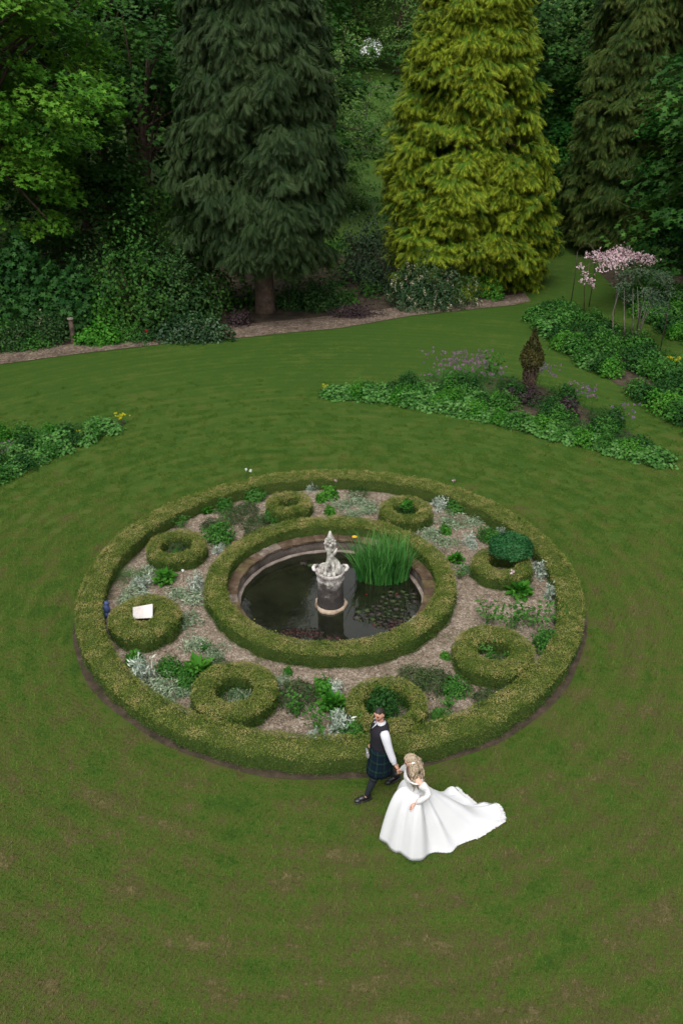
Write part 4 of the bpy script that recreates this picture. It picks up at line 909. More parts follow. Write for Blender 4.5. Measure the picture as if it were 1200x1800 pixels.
for i, (x_, y_, k_) in enumerate([(19, 24, 1), (26, 12, 0), (31, 27, 1), (24, 36, 0), (38, 18, 1), (34, 4, 0), (-26, 10, 1), (-31, 22, 0), (-24, 20, 0)]):
    tree_from('broadleaf_tree', W[k_][0], W[k_][1], (x_, y_, 0), 6.5, .3, 'dark garden tree '+['directly right of the far bed', 'right of the lawn closest to the ring garden', 'behind and right of the far bed', 'at the back corner right of the olive conifer', 'outermost on the right, behind', 'outermost on the right, in front', 'left of the lawn, nearest the left bed', 'outermost on the left', 'left of the path end'][i], 'tree', 'trees beyond the edges of the lawn', i*1.1, 1.1, seed=i)
# far wood on the ridge: one mass
def far_wood():
    L = Leaves(); rg = np.random.default_rng(5)
    for i in range(260):
        x = rg.uniform(-130, 130); y = rg.uniform(140, 260); z = hill(x, y); s = rg.uniform(4, 7)
        dome(L, (x, y, z+1), (s, s, s*1.6), 240, 1.0, LOBED, up=.6, seed=1000+i, lump=.15, tone=rg.random())
    tag(link('far_woodland', L.mesh('far_woodland', [M['wood_dark']])), 'dense woodland covering the far hillside', kind='stuff')
far_wood()
def undergrowth():
    L = Leaves(); rg = np.random.default_rng(15); k = 0
    while k < 420:
        y = rg.uniform(13, 66); x = rg.uniform(-.52*(y+16)-3, .52*(y+16)+3)
        if y < 46 and not inpoly(x, y-1.6, WOODS): continue
        if 4 < x < 14 and y < 30: continue
        s = rg.uniform(.6, 1.3); dome(L, (x, y, hill(x, y)-.1), (s, s, s*rg.uniform(.5, 1.0)), 130, .22, KITE, up=.5, seed=3000+k, lump=.2, tone=rg.random()); k += 1
    tag(link('undergrowth', L.mesh('undergrowth', [M['wood_dark']])), 'green undergrowth of ferns and ivy under the trees', kind='stuff')
undergrowth()
# white hawthorn and a wire fence at the top of the field
hx, hy = CX+(648-600)/FPX*105, 102.0
L = Leaves(); dome(L, (0, 0, 2.4), (1.6, 1.6, 1.7), 900, .22, KITE, seed=9, lump=.2)
r_ = tree_from('hawthorn_tree', L.mesh('crown', [M['white_fl']]), [A([.5, .3, .8]), A([-.6, .2, .5]), A([0, -.5, 1.])], (hx, hy, hill(hx, hy)), 1.2, .10, 'small hawthorn in white blossom at the top of the field', nl=3)
L = Leaves(); dome(L, (0, 0, 2.2), (1.7, 1.7, 1.7), 1400, .25, KITE, seed=19, lump=.2); link('crown', L.mesh('crown', [M['wood_mid']]), r_, (0, 0, 1.2))
fr = empty('wire_fence', (0, 0, 0)); tag(fr, 'post and wire fence across the top of the green field', 'fence')
fp = MB().box((0, 0, .6), (.12, .12, 1.3)).v; fmb = MB(); fmb.box((0, 0, .6), (.12, .12, 1.3)); first = fmb.build('post', M['bark_grey'], fr, False)
ptsf = []
for i in range(16):
    x = -6+i*2.4; y = 98+i*.15; z = hill(x, y); ptsf.append((x, y, z))
    if i == 0: first.location = (x, y, z)
    else: link('post', first.data, fr, (x, y, z))
for hz in (.35, .75, 1.15): MB().tube([(x, y, z+hz) for x, y, z in ptsf], .02, 4).build('wire', M['bark_grey'], fr)

# ------------------------------------------------------------------ shrubs at the foot of the wood
def shrub(px, py, r, h, mat, n, leaf, label, name='shrub', seed=0, tmpl=KITE, fl=None, ry=None, lump=.18, group='shrubs along the edge of the wood', z=0, flat_n=5):
    rg = random.Random(seed); x, y = G(px, py); y += (ry or r)*.6
    root = empty(name, (x, y, z)); tag(root, label, 'shrub', group); L = Leaves(); cs = []
    for k in range(flat_n):
        a = 2*PI*k/flat_n+rg.uniform(-.4, .4); q = rg.uniform(.35, .55); cs.append((q*r*math.cos(a), q*(ry or r)*math.sin(a), 0, rg.uniform(.45, .62), rg.uniform(.6, .9)))
    cs.append((0, 0, 0, .68, 1.0))
    for k, (cx, cy, cz, s, hh) in enumerate(cs):
        dome(L, (cx, cy, cz), (r*s, (ry or r)*s, h*hh), n//len(cs), leaf, tmpl, up=.45, jit=.55, seed=seed*10+k, lump=lump, fill=.35)
    link('foliage', L.mesh('foliage', [M[mat]]), root)
    if fl:
        fm, nf, fs, up = fl; F_ = Leaves()
        for i in range(nf):
            cx, cy, cz, s, hh = cs[rg.randrange(len(cs))]; d = Vector((rg.gauss(0, 1), rg.gauss(-.4, 1), abs(rg.gauss(.2, .8)))).normalized()
            p = A([cx+d.x*r*s*1.03, cy+d.y*(ry or r)*s*1.03, cz+d.z*h*hh*1.05])
            m = 9; O = p+A([0, 0, 1])*np.linspace(0, fs*up, m)[:, None]+rng.normal(size=(m, 3))*fs*.12; X, Y, Z = frames(rng.normal(size=(m, 3))); F_.add(KITE, O, X, Y, Z, fs*.55, rng.random(m))
        link('blossom', F_.mesh('blossom', [M[fm]]), root)
    mb = MB()
    for k in range(7): a = k*.9; mb.tube([(0, 0, 0), (r*.3*math.cos(a), (ry or r)*.3*math.sin(a), h*.4), (r*.55*math.cos(a), (ry or r)*.55*math.sin(a), h*.62)], [.05, .035, .015], 5, False)
    mb.build('stem', M['bark'], root)
    return root
shrub(750, 545, 2.35, 2.3, 'laurel', 7000, .17, 'laurel bush covered in upright cream flower spikes between the conifers', 'laurel_bush', 1, fl=('cream', 170, .13, 1.5), ry=1.3, tmpl=SLIM)
shrub(690, 520, 1.7, 3.2, 'shrub_grey', 3600, .15, 'grey leaved tall shrub in the gap right of the dark conifer', seed=2, ry=1.4, tmpl=SLIM)
shrub(640, 500, 1.6, 3.6, 'shrub_grey', 3000, .15, 'taller grey shrub hugging the right flank of the dark conifer', seed=3, ry=1.4)
shrub(862, 528, .75, 1.3, 'herb2', 1500, .12, 'small fresh green shrub at the front foot of the golden conifer', seed=4)
shrub(625, 560, 1.3, .6, 'purple_leaf', 1500, .09, 'low brownish heather mound by the path right of the conifer trunk', seed=5, ry=.6)
shrub(560, 548, 1.2, 1.5, 'shrub_dark', 2600, .13, 'dark low shrub right beside the conifer trunk', seed=6); shrub(510, 545, .8, 1.1, 'shrub_dark', 1600, .13, 'small dark shrub touching the conifer trunk', seed=7)
shrub(334, 604, 1.75, 1.15, 'laurel', 3800, .14, 'low glossy dark shrub bulging over the path edge', seed=8, ry=.85, lump=.1)
shrub(420, 575, .65, .7, 'purple_leaf', 900, .09, 'small dark brownish shrub left of the conifer trunk', seed=9)
shrub(300, 585, 2.1, 3.7, 'shrub_dark', 5600, .17, 'tall dark green shrub behind the low glossy one', seed=10, ry=1.7)
shrub(235, 590, 2.1, 4.6, 'wood_dark', 4600, .18, 'tallest bushy shrub left of the dark conifer', seed=11, ry=1.7); shrub(345, 560, 1.8, 4.4, 'wood_dark', 4200, .18, 'bushy dark shrub under the left branches of the dark conifer', seed=12)
shrub(170, 608, .95, .75, 'herb2', 1800, .12, 'bright lime green leafy clump on the path edge', seed=13, tmpl=ROUND, ry=.6); shrub(178, 590, .8, 1.55, 'herb2', 1500, .15, 'yellow green shrub behind the lime green clump', seed=14)
shrub(215, 601, .9, .6, 'herb', 1400, .10, 'leafy green clump right of the lime green one', seed=15, ry=.6); shrub(250, 603, .75, .5, 'herb3', 900, .09, 'dark clump with small red flowers on the path edge', seed=16, fl=('red', 7, .10, .5))
shrub(85, 606, 1.25, 1.5, 'shrub_dark', 2600, .11, 'rose bush with pale flowers beside the wooden post', 'rose_bush', 17, fl=('cream', 16, .09, .4)); shrub(50, 616, .9, .6, 'herb', 1500, .10, 'low leafy plants in front of the bare twiggy stems', seed=18)
shrub(20, 620, .9, 1.2, 'shrub_dark', 1800, .11, 'dark shrub with bare stems at the left edge of the path', seed=19, fl=('cream', 6, .08, .4)); shrub(-30, 622, 1.2, 1.4, 'herb', 2000, .12, 'leafy shrub past the left end of the path', seed=20)
shrub(115, 590, 1.7, 3.0, 'herb3', 4000, .22, 'broad leaved green shrub behind the rose bush', seed=21, ry=1.2, tmpl=LOBED); shrub(35, 585, 2.0, 3.6, 'herb3', 4600, .24, 'broad leaved green shrub in the shade under the oak', seed=22, ry=1.3, tmpl=LOBED)
shrub(160, 560, 1.8, 3.4, 'shrub_dark', 3600, .18, 'dark shrub deep in the shade under the oak', seed=23); shrub(-60, 590, 2.2, 4, 'shrub_dark', 3800, .2, 'dark shrub beyond the left edge', seed=24)
shrub(6, 612, .5, .9, 'herb2', 500, .12, 'small lime green sprig at the left edge', seed=25)
shrub(960, 452, 1.2, 2.2, 'shrub_dark', 1800, .14, 'dark shrub in the hollow right of the golden conifer', seed=26); shrub(1000, 432, 2.2, 2.0, 'shrub_dark', 2400, .16, 'dark undergrowth left of the olive conifer', seed=27)
shrub(1124, 448, 1.0, 2.1, 'herb2', 1600, .16, 'light green shrub rising behind the pink climber', seed=28); shrub(1180, 470, 2.0, 2.2, 'shrub_dark', 2600, .16, 'dark shrub behind the far bed at the right edge', seed=29)
shrub(1060, 428, 2.6, 1.6, 'shrub_dark', 2400, .16, 'dark undergrowth right below the olive conifer', seed=30)
x, y = G(127, 607); p_ = empty('wooden_post', (x, y+.3, 0)); tag(p_, 'short rough wooden post standing among the shrubs by the path', 'post')
MB().lathe([(.11, 0), (.10, .5), (.095, 1.02), (.0, 1.05)], 9, wob=lambda a, z: .06*math.sin(3*a)).build('shaft', M['bark'], p_); MB().lathe([(.13, 1.0), (.13, 1.05), (0, 1.08)], 9).build('cap', M['bark_grey'], p_)

# ------------------------------------------------------------------ flower beds
def ordinal(i): return ['first', 'second', 'third', 'fourth', 'fifth', 'sixth', 'seventh', 'eighth', 'ninth', 'tenth', 'eleventh', 'twelfth', 'thirteenth', 'fourteenth', 'fifteenth', 'sixteenth', 'seventeenth', 'eighteenth', 'nineteenth', 'twentieth'][i]
def row(pts, n, kinds, s, fmt, group, jit=6):
    s *= 1.18
    P = [Vector(p) for p in pts]; seg = [(P[i+1]-P[i]).length for i in range(len(P)-1)]; T = sum(seg)
    for i in range(n):
        d = T*(i+.5)/n; k = 0
        while k < len(seg)-1 and d > seg[k]: d -= seg[k]; k += 1
        p = P[k].lerp(P[k+1], d/seg[k]); plant(kinds[i % len(kinds)], p.x+random.uniform(-jit, jit)*.6, p.y+random.uniform(-jit, jit)*.3, fmt.format(ordinal(i), dict(mantle='round leaved', herb='green leafy', vivid='bright leafy', deep='deep green', feather='feathery', tuft='grassy', allium_heads='mauve flowered', violet_heads='purple flowered', purple='purplish', yellow_heads='yellow flowered', lavender='grey green', sparse='thin stemmed')[kinds[i % len(kinds)]]), group, s*random.uniform(.88, 1.15))
GA = 'plants packed in the arrow shaped bed'
row([(572, 693), (640, 699), (720, 709), (800, 723), (860, 737)], 17, ['mantle', 'mantle', 'mantle', 'vivid'], .92, '{0} {1} clump from the left tip along the front of the arrow bed', GA)
row([(868, 740), (940, 757), (1010, 776), (1080, 794), (1130, 808), (1166, 816)], 16, ['vivid', 'mantle', 'herb', 'mantle'], .95, '{0} {1} clump right of the brown cone, front of the arrow bed', GA)
row([(640, 691), (740, 697), (830, 705), (900, 722)], 13, ['herb', 'mantle', 'deep', 'vivid'], .95, '{0} {1} clump from the left, second row of arrow bed', GA)
row([(950, 735), (1010, 750), (1080, 775), (1135, 800)], 9, ['deep', 'herb', 'feather', 'tuft'], .95, '{0} {1} clump right of the brown cone, second row of arrow bed', GA)
row([(700, 682), (760, 684), (830, 692), (895, 700)], 9, ['deep', 'tuft', 'allium_heads', 'tuft', 'herb'], 1.1, '{0} {1} plant from the left, middle row of arrow bed', GA)
row([(752, 668), (790, 668), (830, 668), (870, 668)], 8, ['allium_heads', 'tuft', 'allium_heads'], 1.35, '{0} {1} plant from the left along the back of the arrow bed', GA)
row([(775, 680), (850, 684)], 4, ['allium_heads'], 1.2, '{0} {1} plant inside the arrow bed left of the brown cone', GA)
row([(935, 680), (985, 698), (1040, 728), (1100, 765)], 9, ['violet_heads', 'allium_heads', 'feather', 'deep'], 1.15, '{0} {1} plant right of the brown cone, back of arrow bed', GA)
row([(880, 690), (950, 715), (1000, 735)], 6, ['feather', 'deep', 'purple'], 1.1, '{0} low clump round the foot of the brown cone, {1}', GA)
plant('purple', 893, 704, 'dark purplish mound just left of the brown cone trunk', GA, 1.2); plant('feather', 895, 682, 'blue green mound behind the dark purplish one', GA, 1.4); plant('tuft', 972, 745, 'pale fountain of grass in the arrow bed', GA, 1.35, sz=1.5)
plant('yellow_heads', 572, 690, 'small yellow flowers at the left tip of the arrow bed', GA, .65); plant('allium_heads', 1005, 700, 'mauve flowers leaning from the back of the arrow bed over the lawn', GA, .9)
plant('sparse', 862, 660, 'tall airy stems at the back of the arrow bed', GA, 1.7, sz=2.0)
# brown clipped cone
x, y = G(927, 697); root = empty('topiary_cone', (x, y, 0)); tag(root, 'brown spinning top shaped topiary on a ragged trunk in the arrow bed', 'topiary')
prof = [(.95, .16), (1.10, .31), (1.28, .40), (1.50, .37), (1.72, .28), (1.95, .18), (2.15, .08), (2.35, .03)]
L = Leaves(); rg = np.random.default_rng(4); N = 3400; z = rg.uniform(.95, 2.4, N); rr = np.interp(z, [p[0] for p in prof], [p[1] for p in prof]); kp = rg.random(N) < (rr/.5+.12); z = z[kp]; rr = rr[kp]; n = len(z); a = rg.uniform(0, 2*PI, n)
q = rr*(rg.uniform(.75, 1.08, n)); O = np.stack([q*np.cos(a), q*np.sin(a), z], 1); Dn = np.stack([np.cos(a), np.sin(a), .2+0*a], 1); X, Y, Z = frames(Dn+rg.normal(size=(n, 3))*.6, rg.normal(size=(n, 3))*.5+A([0, 0, 1])+Dn*.5)
L.add(KITE, O, X, Y, Z, rg.uniform(.06, .11, n), rg.random(n)); link('crown', L.mesh('crown', [M['thuja_brown']]), root)
mb = MB()
for k in range(9): a = k*.7; mb.tube([(.10*math.cos(a), .10*math.sin(a), 0), (.08*math.cos(a+.3), .08*math.sin(a+.3), .5), (.20*math.cos(a), .20*math.sin(a), 1.15)], [.06, .045, .03], 6)
mb.build('trunk', M['bark'], root)
L = Leaves(); N = 420; z = rg.uniform(.25, 1.1, N); a = rg.uniform(0, 6.28, N); q = .17+.06*rg.random(N)+.06*(z-.3); O = np.stack([q*np.cos(a), q*np.sin(a), z], 1); X, Y, Z = frames(np.stack([np.cos(a), np.sin(a), 0*a], 1)+rg.normal(size=(N, 3))*.4, A([0, 0, 1.])+rg.normal(size=(N, 3))*.4); L.add(SLIM, O, X, Y, Z, .14, rg.random(N)); link('twigs', L.mesh('twig', [M['bark']]), root).name = 'twig'
# left bed
GL = 'plants packed in the bed at the left edge'
row([(205, 752), (165, 770), (110, 790), (50, 816), (0, 842), (-60, 865)], 12, ['mantle', 'herb', 'mantle', 'deep'], .85, '{0} {1} clump from the tip along the front of the left bed', GL)
row([(130, 768), (80, 785), (20, 805), (-50, 830)], 8, ['deep', 'mantle', 'herb'], 1.0, '{0} {1} clump from the tip in the middle of the left bed', GL)
row([(130, 768), (90, 772), (40, 775), (0, 778), (-60, 785)], 8, ['tuft', 'vivid', 'tuft', 'herb'], 1.1, '{0} {1} clump from the tip along the back of the left bed', GL)
plant('mantle', 172, 757, 'large round leaved clump near the tip of the left bed', GL, 1.25); plant('yellow_heads', 214, 745, 'yellow flowered clump at the very tip of the left bed', GL, .8); plant('yellow_heads', 148, 772, 'yellow flowers in front of the large round leaved clump', GL, .7); plant('yellow_heads', 106, 788, 'yellow flowers halfway along the left bed', GL, .55); plant('feather', 130, 764, 'grey green feathery mound left of the large round leaved clump', GL, 1.1); plant('allium_heads', 10, 815, 'mauve flowers at the left edge of the photograph', GL, 1.0)
# right bed
GR = 'plants packed in the long bed on the right'
row([(930, 556), (960, 585), (1005, 618), (1055, 652), (1080, 668)], 10, ['herb', 'herb', 'mantle', 'deep', 'vivid'], 1.35, '{0} {1} clump from the far end, lawn side of the right bed', GR, 4)
row([(1110, 690), (1160, 718), (1210, 748), (1270, 785)], 7, ['herb', 'deep', 'vivid'], 1.3, '{0} {1} clump past the soil gap, lawn side of right bed', GR, 4)
row([(950, 548), (1000, 575), (1050, 608), (1100, 640), (1150, 665), (1210, 700)], 13, ['deep', 'herb', 'herb', 'feather'], 1.5, '{0} {1} clump from the far end, middle of right bed', GR, 4)
row([(975, 546), (1030, 570), (1085, 602), (1140, 632), (1210, 668)], 12, ['deep', 'feather', 'lavender', 'herb'], 1.4, '{0} {1} clump from the far end, back of right bed', GR, 4)
plant('yellow_heads', 1190, 655, 'yellow flowered clump at the right edge behind the right bed', GR, 1.5); plant('yellow_heads', 1215, 670, 'second yellow flowered clump at the right edge', GR, 1.5); plant('yellow_heads', 1165, 672, 'thin yellow flowers in the middle of the right bed', GR, 1.0)
# far right bed
GF = 'plants packed in the far right bed'
row([(1092, 518), (1125, 548), (1165, 575), (1210, 602), (1270, 632)], 9, ['herb', 'deep', 'vivid'], 1.4, '{0} {1} clump from the far end, near side of far right bed', GF, 4)
row([(1120, 516), (1160, 540), (1210, 565), (1270, 592)], 8, ['vivid', 'herb', 'deep'], 1.5, '{0} {1} clump from the far end, middle of far right bed', GF, 4)
row([(1125, 508), (1170, 522), (1220, 540), (1280, 560)], 8, ['deep', 'herb'], 1.5, '{0} {1} clump from the far end, back of far right bed', GF, 4)

# ------------------------------------------------------------------ rusty rose frame with a pink climber, and the young tree beside it
def arch():
    bases = [G(1003, 530), (G(1034, 540)), G(1070, 595), G(1112, 612), G(1158, 620)]
    root = empty('garden_arch', (*G(1034, 540), 0)); tag(root, 'thin rusty iron frame of posts and hoops over the right bed', 'plant support')
    ox, oy = G(1034, 540)
    for (x, y) in bases:
        MB().tube([(x-ox, y-oy, -.1), (x-ox+.03, y-oy, 1.3), (x-ox, y-oy+.02, 2.35)], .022, 6).build('post', M['iron'], root)
    tops = [(x-ox, y-oy, 2.35) for x, y in bases]
    for a, b in zip(tops[:-1], tops[1:]):
        pts = [Vector(a).lerp(Vector(b), t)+Vector((0, 0, .45*math.sin(PI*t))) for t in np.linspace(0, 1, 9)]
        MB().tube(pts, .018, 6).build('hoop', M['iron'], root)
    bx, by = G(1008, 462, 0); 
    # climber
    cx, cy = G(1085, 540); cl = empty('climbing_clematis', (cx, cy, 0)); tag(cl, 'climber smothered in pale pink blossom trained over the rusty frame', 'climber')
    L = Leaves(); B = Leaves(); rg = np.random.default_rng(12)
    def mass(px, py, z, rx, ry, rz, nb, nl):
        x, y = G(px, py, z); x -= cx; y -= cy
        P = rg.normal(size=(nb, 3))*A([rx, ry, rz])*.6+A([x, y, z]); X, Y, Z = frames(rg.normal(size=(nb, 3))*.6+A([0, -.3, 1])); 
        for k in range(4): B.add(KITE, P+rg.normal(size=(nb, 3))*.02, *frames(rg.normal(size=(nb, 3))*.6+A([0, -.3, 1])), rg.uniform(.07, .11, nb), rg.random(nb))
        P = rg.normal(size=(nl, 3))*A([rx, ry, rz])*.65+A([x, y, z-.06]); L.add(KITE, P, *frames(rg.normal(size=(nl, 3))+A([0, 0, .8])), rg.uniform(.06, .10, nl), rg.random(nl))
    for px, py, rx, nb in ((1045, 449, .35, 60), (1062, 455, .35, 80), (1085, 447, .5, 160), (1088, 460, .4, 110), (1107, 452, .5, 110), (1125, 452, .4, 60), (1140, 456, .3, 30), (1075, 466, .3, 30), (1095, 440, .25, 50), (1060, 470, .2, 16)): mass(px, py, 2.5, rx, .40, .17, nb, nb)
    for px, py, z in ((1020, 467, 2.2), (1027, 480, 1.9), (1038, 492, 1.6), (1024, 493, 1.6), (1041, 502, 1.35), (1030, 487, 1.75)): mass(px, py, z, .12, .1, .14, 10, 6)
    link('blossom', B.mesh('blossom', [M['pink']]), cl); link('foliage', L.mesh('foliage', [M['shrub_dark']]), cl)
    tw = MB()
    for i in range(30):
        x0, y0 = G(rg.uniform(1015, 1140), rg.uniform(445, 470), 2.45); p0 = Vector((x0-cx, y0-cy, 2.35+rg.uniform(-.1, .2))); p1 = p0+Vector((rg.uniform(-.9, .9), rg.uniform(-.3, .3), rg.uniform(-.5, .1)))
        tw.tube([p0, (p0+p1)/2+Vector((0, 0, .08)), p1], .010, 4, False)
    x0, y0 = G(1026, 548); tw.tube([(x0-cx, y0-cy, 0), (x0-cx-.15, y0-cy, 1.1), (x0-cx-.05, y0-cy, 2.3)], .02, 5)
    x0, y0 = G(1085, 600); p0 = Vector((x0-cx, y0-cy, 0))
    tw.build('twig', M['bark'], cl)
    MB().tube([p0, p0+Vector((-.28, 0, .5)), p0+Vector((-.38, 0, 1.2)), p0+Vector((-.30, 0, 1.9)), p0+Vector((-.2, .1, 2.4))], [.035, .032, .03, .025, .02], 6).build('vine_stem', M['bark_grey'], cl)
arch()
x, y = G(1112, 607); c, C = crown_mesh('crown', 1.15, .95, 46, 60, .105, M['shrub_grey'], 61, KITE, .34, .5, -.6)
r_ = empty('young_tree', (x, y, 0)); tag(r_, 'small multi stemmed tree with blue green crown in the right bed', 'tree'); link('crown', c, r_, (.1, 0, 2.35))
mb = MB()
for k, (dx, dy, bx) in enumerate([(.5, .2, .08), (-.4, .1, -.05), (.1, -.3, .0), (-.1, .4, .1), (.7, -.1, .05), (-.75, .2, -.3)]): mb.tube([(bx, .02*k, 0), (bx+dx*.3, dy*.3, 1.1), (dx*.9, dy, 2.3)], [.035, .028, .012], 6)
mb.build('stem', M['bark_grey'], r_)
#@@PART4
# ------------------------------------------------------------------ the couple
def loft(name, secs, mat, parent, n=32, wob=None, cap=True, thick=0, attrs=None):
    """secs: (z, cx, cy, rx, ry)"""
    V = []; F = []; U = []; W_ = []; k = len(secs)
    for j, (z, cx, cy, rx, ry) in enumerate(secs):
        for i in range(n):
            a = 2*PI*i/n; w_ = 1+(wob(a, j/(k-1)) if wob else 0); V.append((cx+rx*w_*math.cos(a), cy+ry*w_*math.sin(a), z)); U.append(i/n); W_.append(z)
    for j in range(k-1):
        for i in range(n): q = (i+1) % n; F.append((j*n+i, j*n+q, (j+1)*n+q, (j+1)*n+i))
    if cap:
        for base, fl in ((0, True), ((k-1)*n, False)):
            c = len(V); V.append((secs[0 if fl else -1][1], secs[0 if fl else -1][2], secs[0 if fl else -1][0])); U.append(0); W_.append(V[-1][2])
            for i in range(n): q = (i+1) % n; F.append((c, base+q, base+i, c) if fl else (c, base+i, base+q, c))
    me = bpy.data.meshes.new(name); me.from_pydata(V, [], [tuple(dict.fromkeys(f)) for f in F]); me.materials.append(mat)
    me.polygons.foreach_set('use_smooth', [True]*len(me.polygons))
    a = me.attributes.new('u', 'FLOAT', 'POINT'); a.data.foreach_set('value', U); a = me.attributes.new('v', 'FLOAT', 'POINT'); a.data.foreach_set('value', W_)
    me.update(); return link(name, me, parent)
skinm = plain('skin', (.52, .27, .19), .5, .35, .06, 30); skinb = plain('skin_bride', (.60, .34, .25), .5, .35, .06, 30)
shirt = plain('white_shirt', (.55, .55, .59), .75, .2, .05, 14, bump=.25); vest = plain('charcoal_tweed', (.016, .015, .020), .85, .15, .35, 160)
sockm = plain('charcoal_sock', (.018, .021, .024), .9, .1, .2, 90); shoem = plain('black_leather', (.010, .010, .012), .35, .5, .1, 30)
def tartan():
    m, nt, b, out = new_mat('green_blue_tartan')
    u = nt.nodes.new('ShaderNodeAttribute'); u.attribute_name = 'u'; v = nt.nodes.new('ShaderNodeAttribute'); v.attribute_name = 'v'
    def bands(src, n): 
        f = math_n(nt, 'FRACT', math_n(nt, 'MULTIPLY', src, n))
        return ramp(nt, [(0, (.003, .010, .020)), (.30, (.004, .005, .007)), (.42, (.005, .020, .018)), (.56, (.035, .075, .068)), (.60, (.005, .020, .018)), (.75, (.004, .005, .007)), (.85, (.004, .012, .026))], f, 'CONSTANT').outputs[0]
    c = mixc(nt, .5, bands(u.outputs['Fac'], 10), bands(v.outputs['Fac'], 5.6)); nt.links.new(c, b.inputs['Base Color']); b.inputs['Roughness'].default_value = .9; b.inputs['Specular IOR Level'].default_value = .1
    return m
def man():
    x, y = G(666, 1392); root = empty('person', (x, y, 0), R(180+14)); tag(root, 'man in charcoal waistcoat and green tartan kilt walking ahead of the bride', 'person')
    V = {'pel': ((0, 0, .98), .13), 'sp': ((0, 0, 1.18), .12), 'ch': ((.01, 0, 1.34), (.10, .12)), 'nk0': ((.0, 0, 1.50), .07), 'nk': ((.015, 0, 1.58), .052), 'hd': ((.03, 0, 1.66), .06),
         'lh': ((.0, .09, .94), .10), 'lk': ((.10, .10, .52), .050), 'lc': ((.16, .11, .36), .055), 'la': ((.25, .12, .10), .038), 'lt': ((.39, .14, .04), .03),
         'rh': ((.0, -.09, .94), .10), 'rk': ((-.05, -.10, .50), .062), 'rc': ((-.16, -.11, .37), .056), 'ra': ((-.30, -.12, .16), .038), 'rt': ((-.21, -.14, .05), .03),
         'ls': ((0, .165, 1.43), .045), 'le': ((-.06, .27, 1.17), .040), 'lw': ((-.13, .335, .93), .030),
         'rs': ((0, -.165, 1.43), .045), 're': ((-.02, -.27, 1.17), .040), 'rw': ((.03, -.27, .91), .030)}
    E_ = [('pel', 'sp'), ('sp', 'ch'), ('ch', 'nk0'), ('nk0', 'nk'), ('nk', 'hd'), ('pel', 'lh'), ('lh', 'lk'), ('lk', 'lc'), ('lc', 'la'), ('la', 'lt'), ('pel', 'rh'), ('rh', 'rk'), ('rk', 'rc'), ('rc', 'ra'), ('ra', 'rt'), ('ch', 'ls'), ('ls', 'le'), ('le', 'lw'), ('ch', 'rs'), ('rs', 're'), ('re', 'rw')]
    skin('body', V, E_, 'pel', skinm, root)
    hand(root, (-.13, .335, .93), (-.19, .385, .845), skinm, 1); hand(root, (.03, -.27, .91), (.06, -.265, .82), skinm, -1)
    head(root, (.035, 0, 1.70), R(40), R(12), skinm, male=True)
    loft('waistcoat', [(.98, .01, 0, .155, .185), (1.06, .01, 0, .150, .180), (1.18, .015, 0, .145, .175), (1.32, .02, 0, .150, .195), (1.40, .015, 0, .145, .205), (1.46, .0, 0, .120, .185), (1.50, -.01, 0, .085, .125), (1.525, -.015, 0, .065, .085)], vest, root, 32)
    # shirt front in the neck opening, tie, collar
    mb = MB(); mb.v = [(.148, -.022, 1.45), (.148, .022, 1.45), (.088, .048, 1.53), (.088, -.048, 1.53), (.165, 0, 1.40)]; mb.f = [[0, 1, 2, 3], [4, 1, 0]]; mb.build('shirt_front', shirt, root, False)
    mb = MB(); mb.v = [(.178, -.018, 1.40), (.178, .018, 1.40), (.158, .022, 1.46), (.10, .020, 1.53), (.10, -.020, 1.53), (.158, -.022, 1.46), (.165, 0, 1.36)]; mb.f = [[0, 1, 2, 5], [5, 2, 3, 4], [6, 1, 0]]; mb.build('tie', shoem, root, False)
    loft('collar', [(1.515, .0, 0, .080, .088), (1.55, .01, 0, .070, .074), (1.575, .012, 0, .066, .068)], shirt, root, 20, cap=False)
    for s, (sh, el, wr) in ((1, ((-.005, .185, 1.44), (-.06, .272, 1.17), (-.13, .335, .94))), (-1, ((-.005, -.185, 1.44), (-.02, -.27, 1.17), (.03, -.27, .92)))):
        sh, el, wr = Vector(sh), Vector(el), Vector(wr)
        pts = [sh+Vector((0, -.05*s, .02)), sh, sh.lerp(el, .35), sh.lerp(el, .75), el, el.lerp(wr, .4), el.lerp(wr, .8), wr.lerp(el, .02)]
        mb = MB(); mb.tube(pts, [.068, .080, .074, .066, .062, .058, .056, .040], 14); mb.build('shirt_sleeve', shirt, root, sub=1)
        d = (wr-el).normalized(); mb = MB(); mb.tube([wr-d*.05, wr+d*.012], [.043, .042], 12); mb.build('cuff', shirt, root)
    ta = tartan()
    loft('kilt', [(1.06, .005, 0, .158, .186), (1.0, .0, 0, .164, .190), (.90, .0, 0, .172, .194), (.78, .0, 0, .180, .198), (.66, .005, .0, .192, .202), (.56, .01, 0, .204, .206), (.50, .01, .0, .210, .208)], ta, root, 96, wob=lambda a, t: .035*t*math.sin(18*a)*(1 if math.cos(a) < .55 else .25)+.03*t*math.sin(3*a), cap=False).modifiers.new('t', 'SOLIDIFY').thickness = .006
    MB().lathe([(.172, 1.035), (.174, 1.05), (.172, 1.075)], 32, sx=.93, sy=1.12).build('belt', shoem, root)
    sp = MB(); sp.ball((.205, -.02, .88), (.03, .07, .085), 12, 8); sp.build('sporran', plain('grey_fur', (.20, .20, .19), .9, .1, .5, 60), root)
    MB().box((.215, -.02, .945), (.035, .12, .03)).build('sporran_cantle', plain('silver', (.6, .6, .6), .3, .5, metal=1), root, bevel=.01)
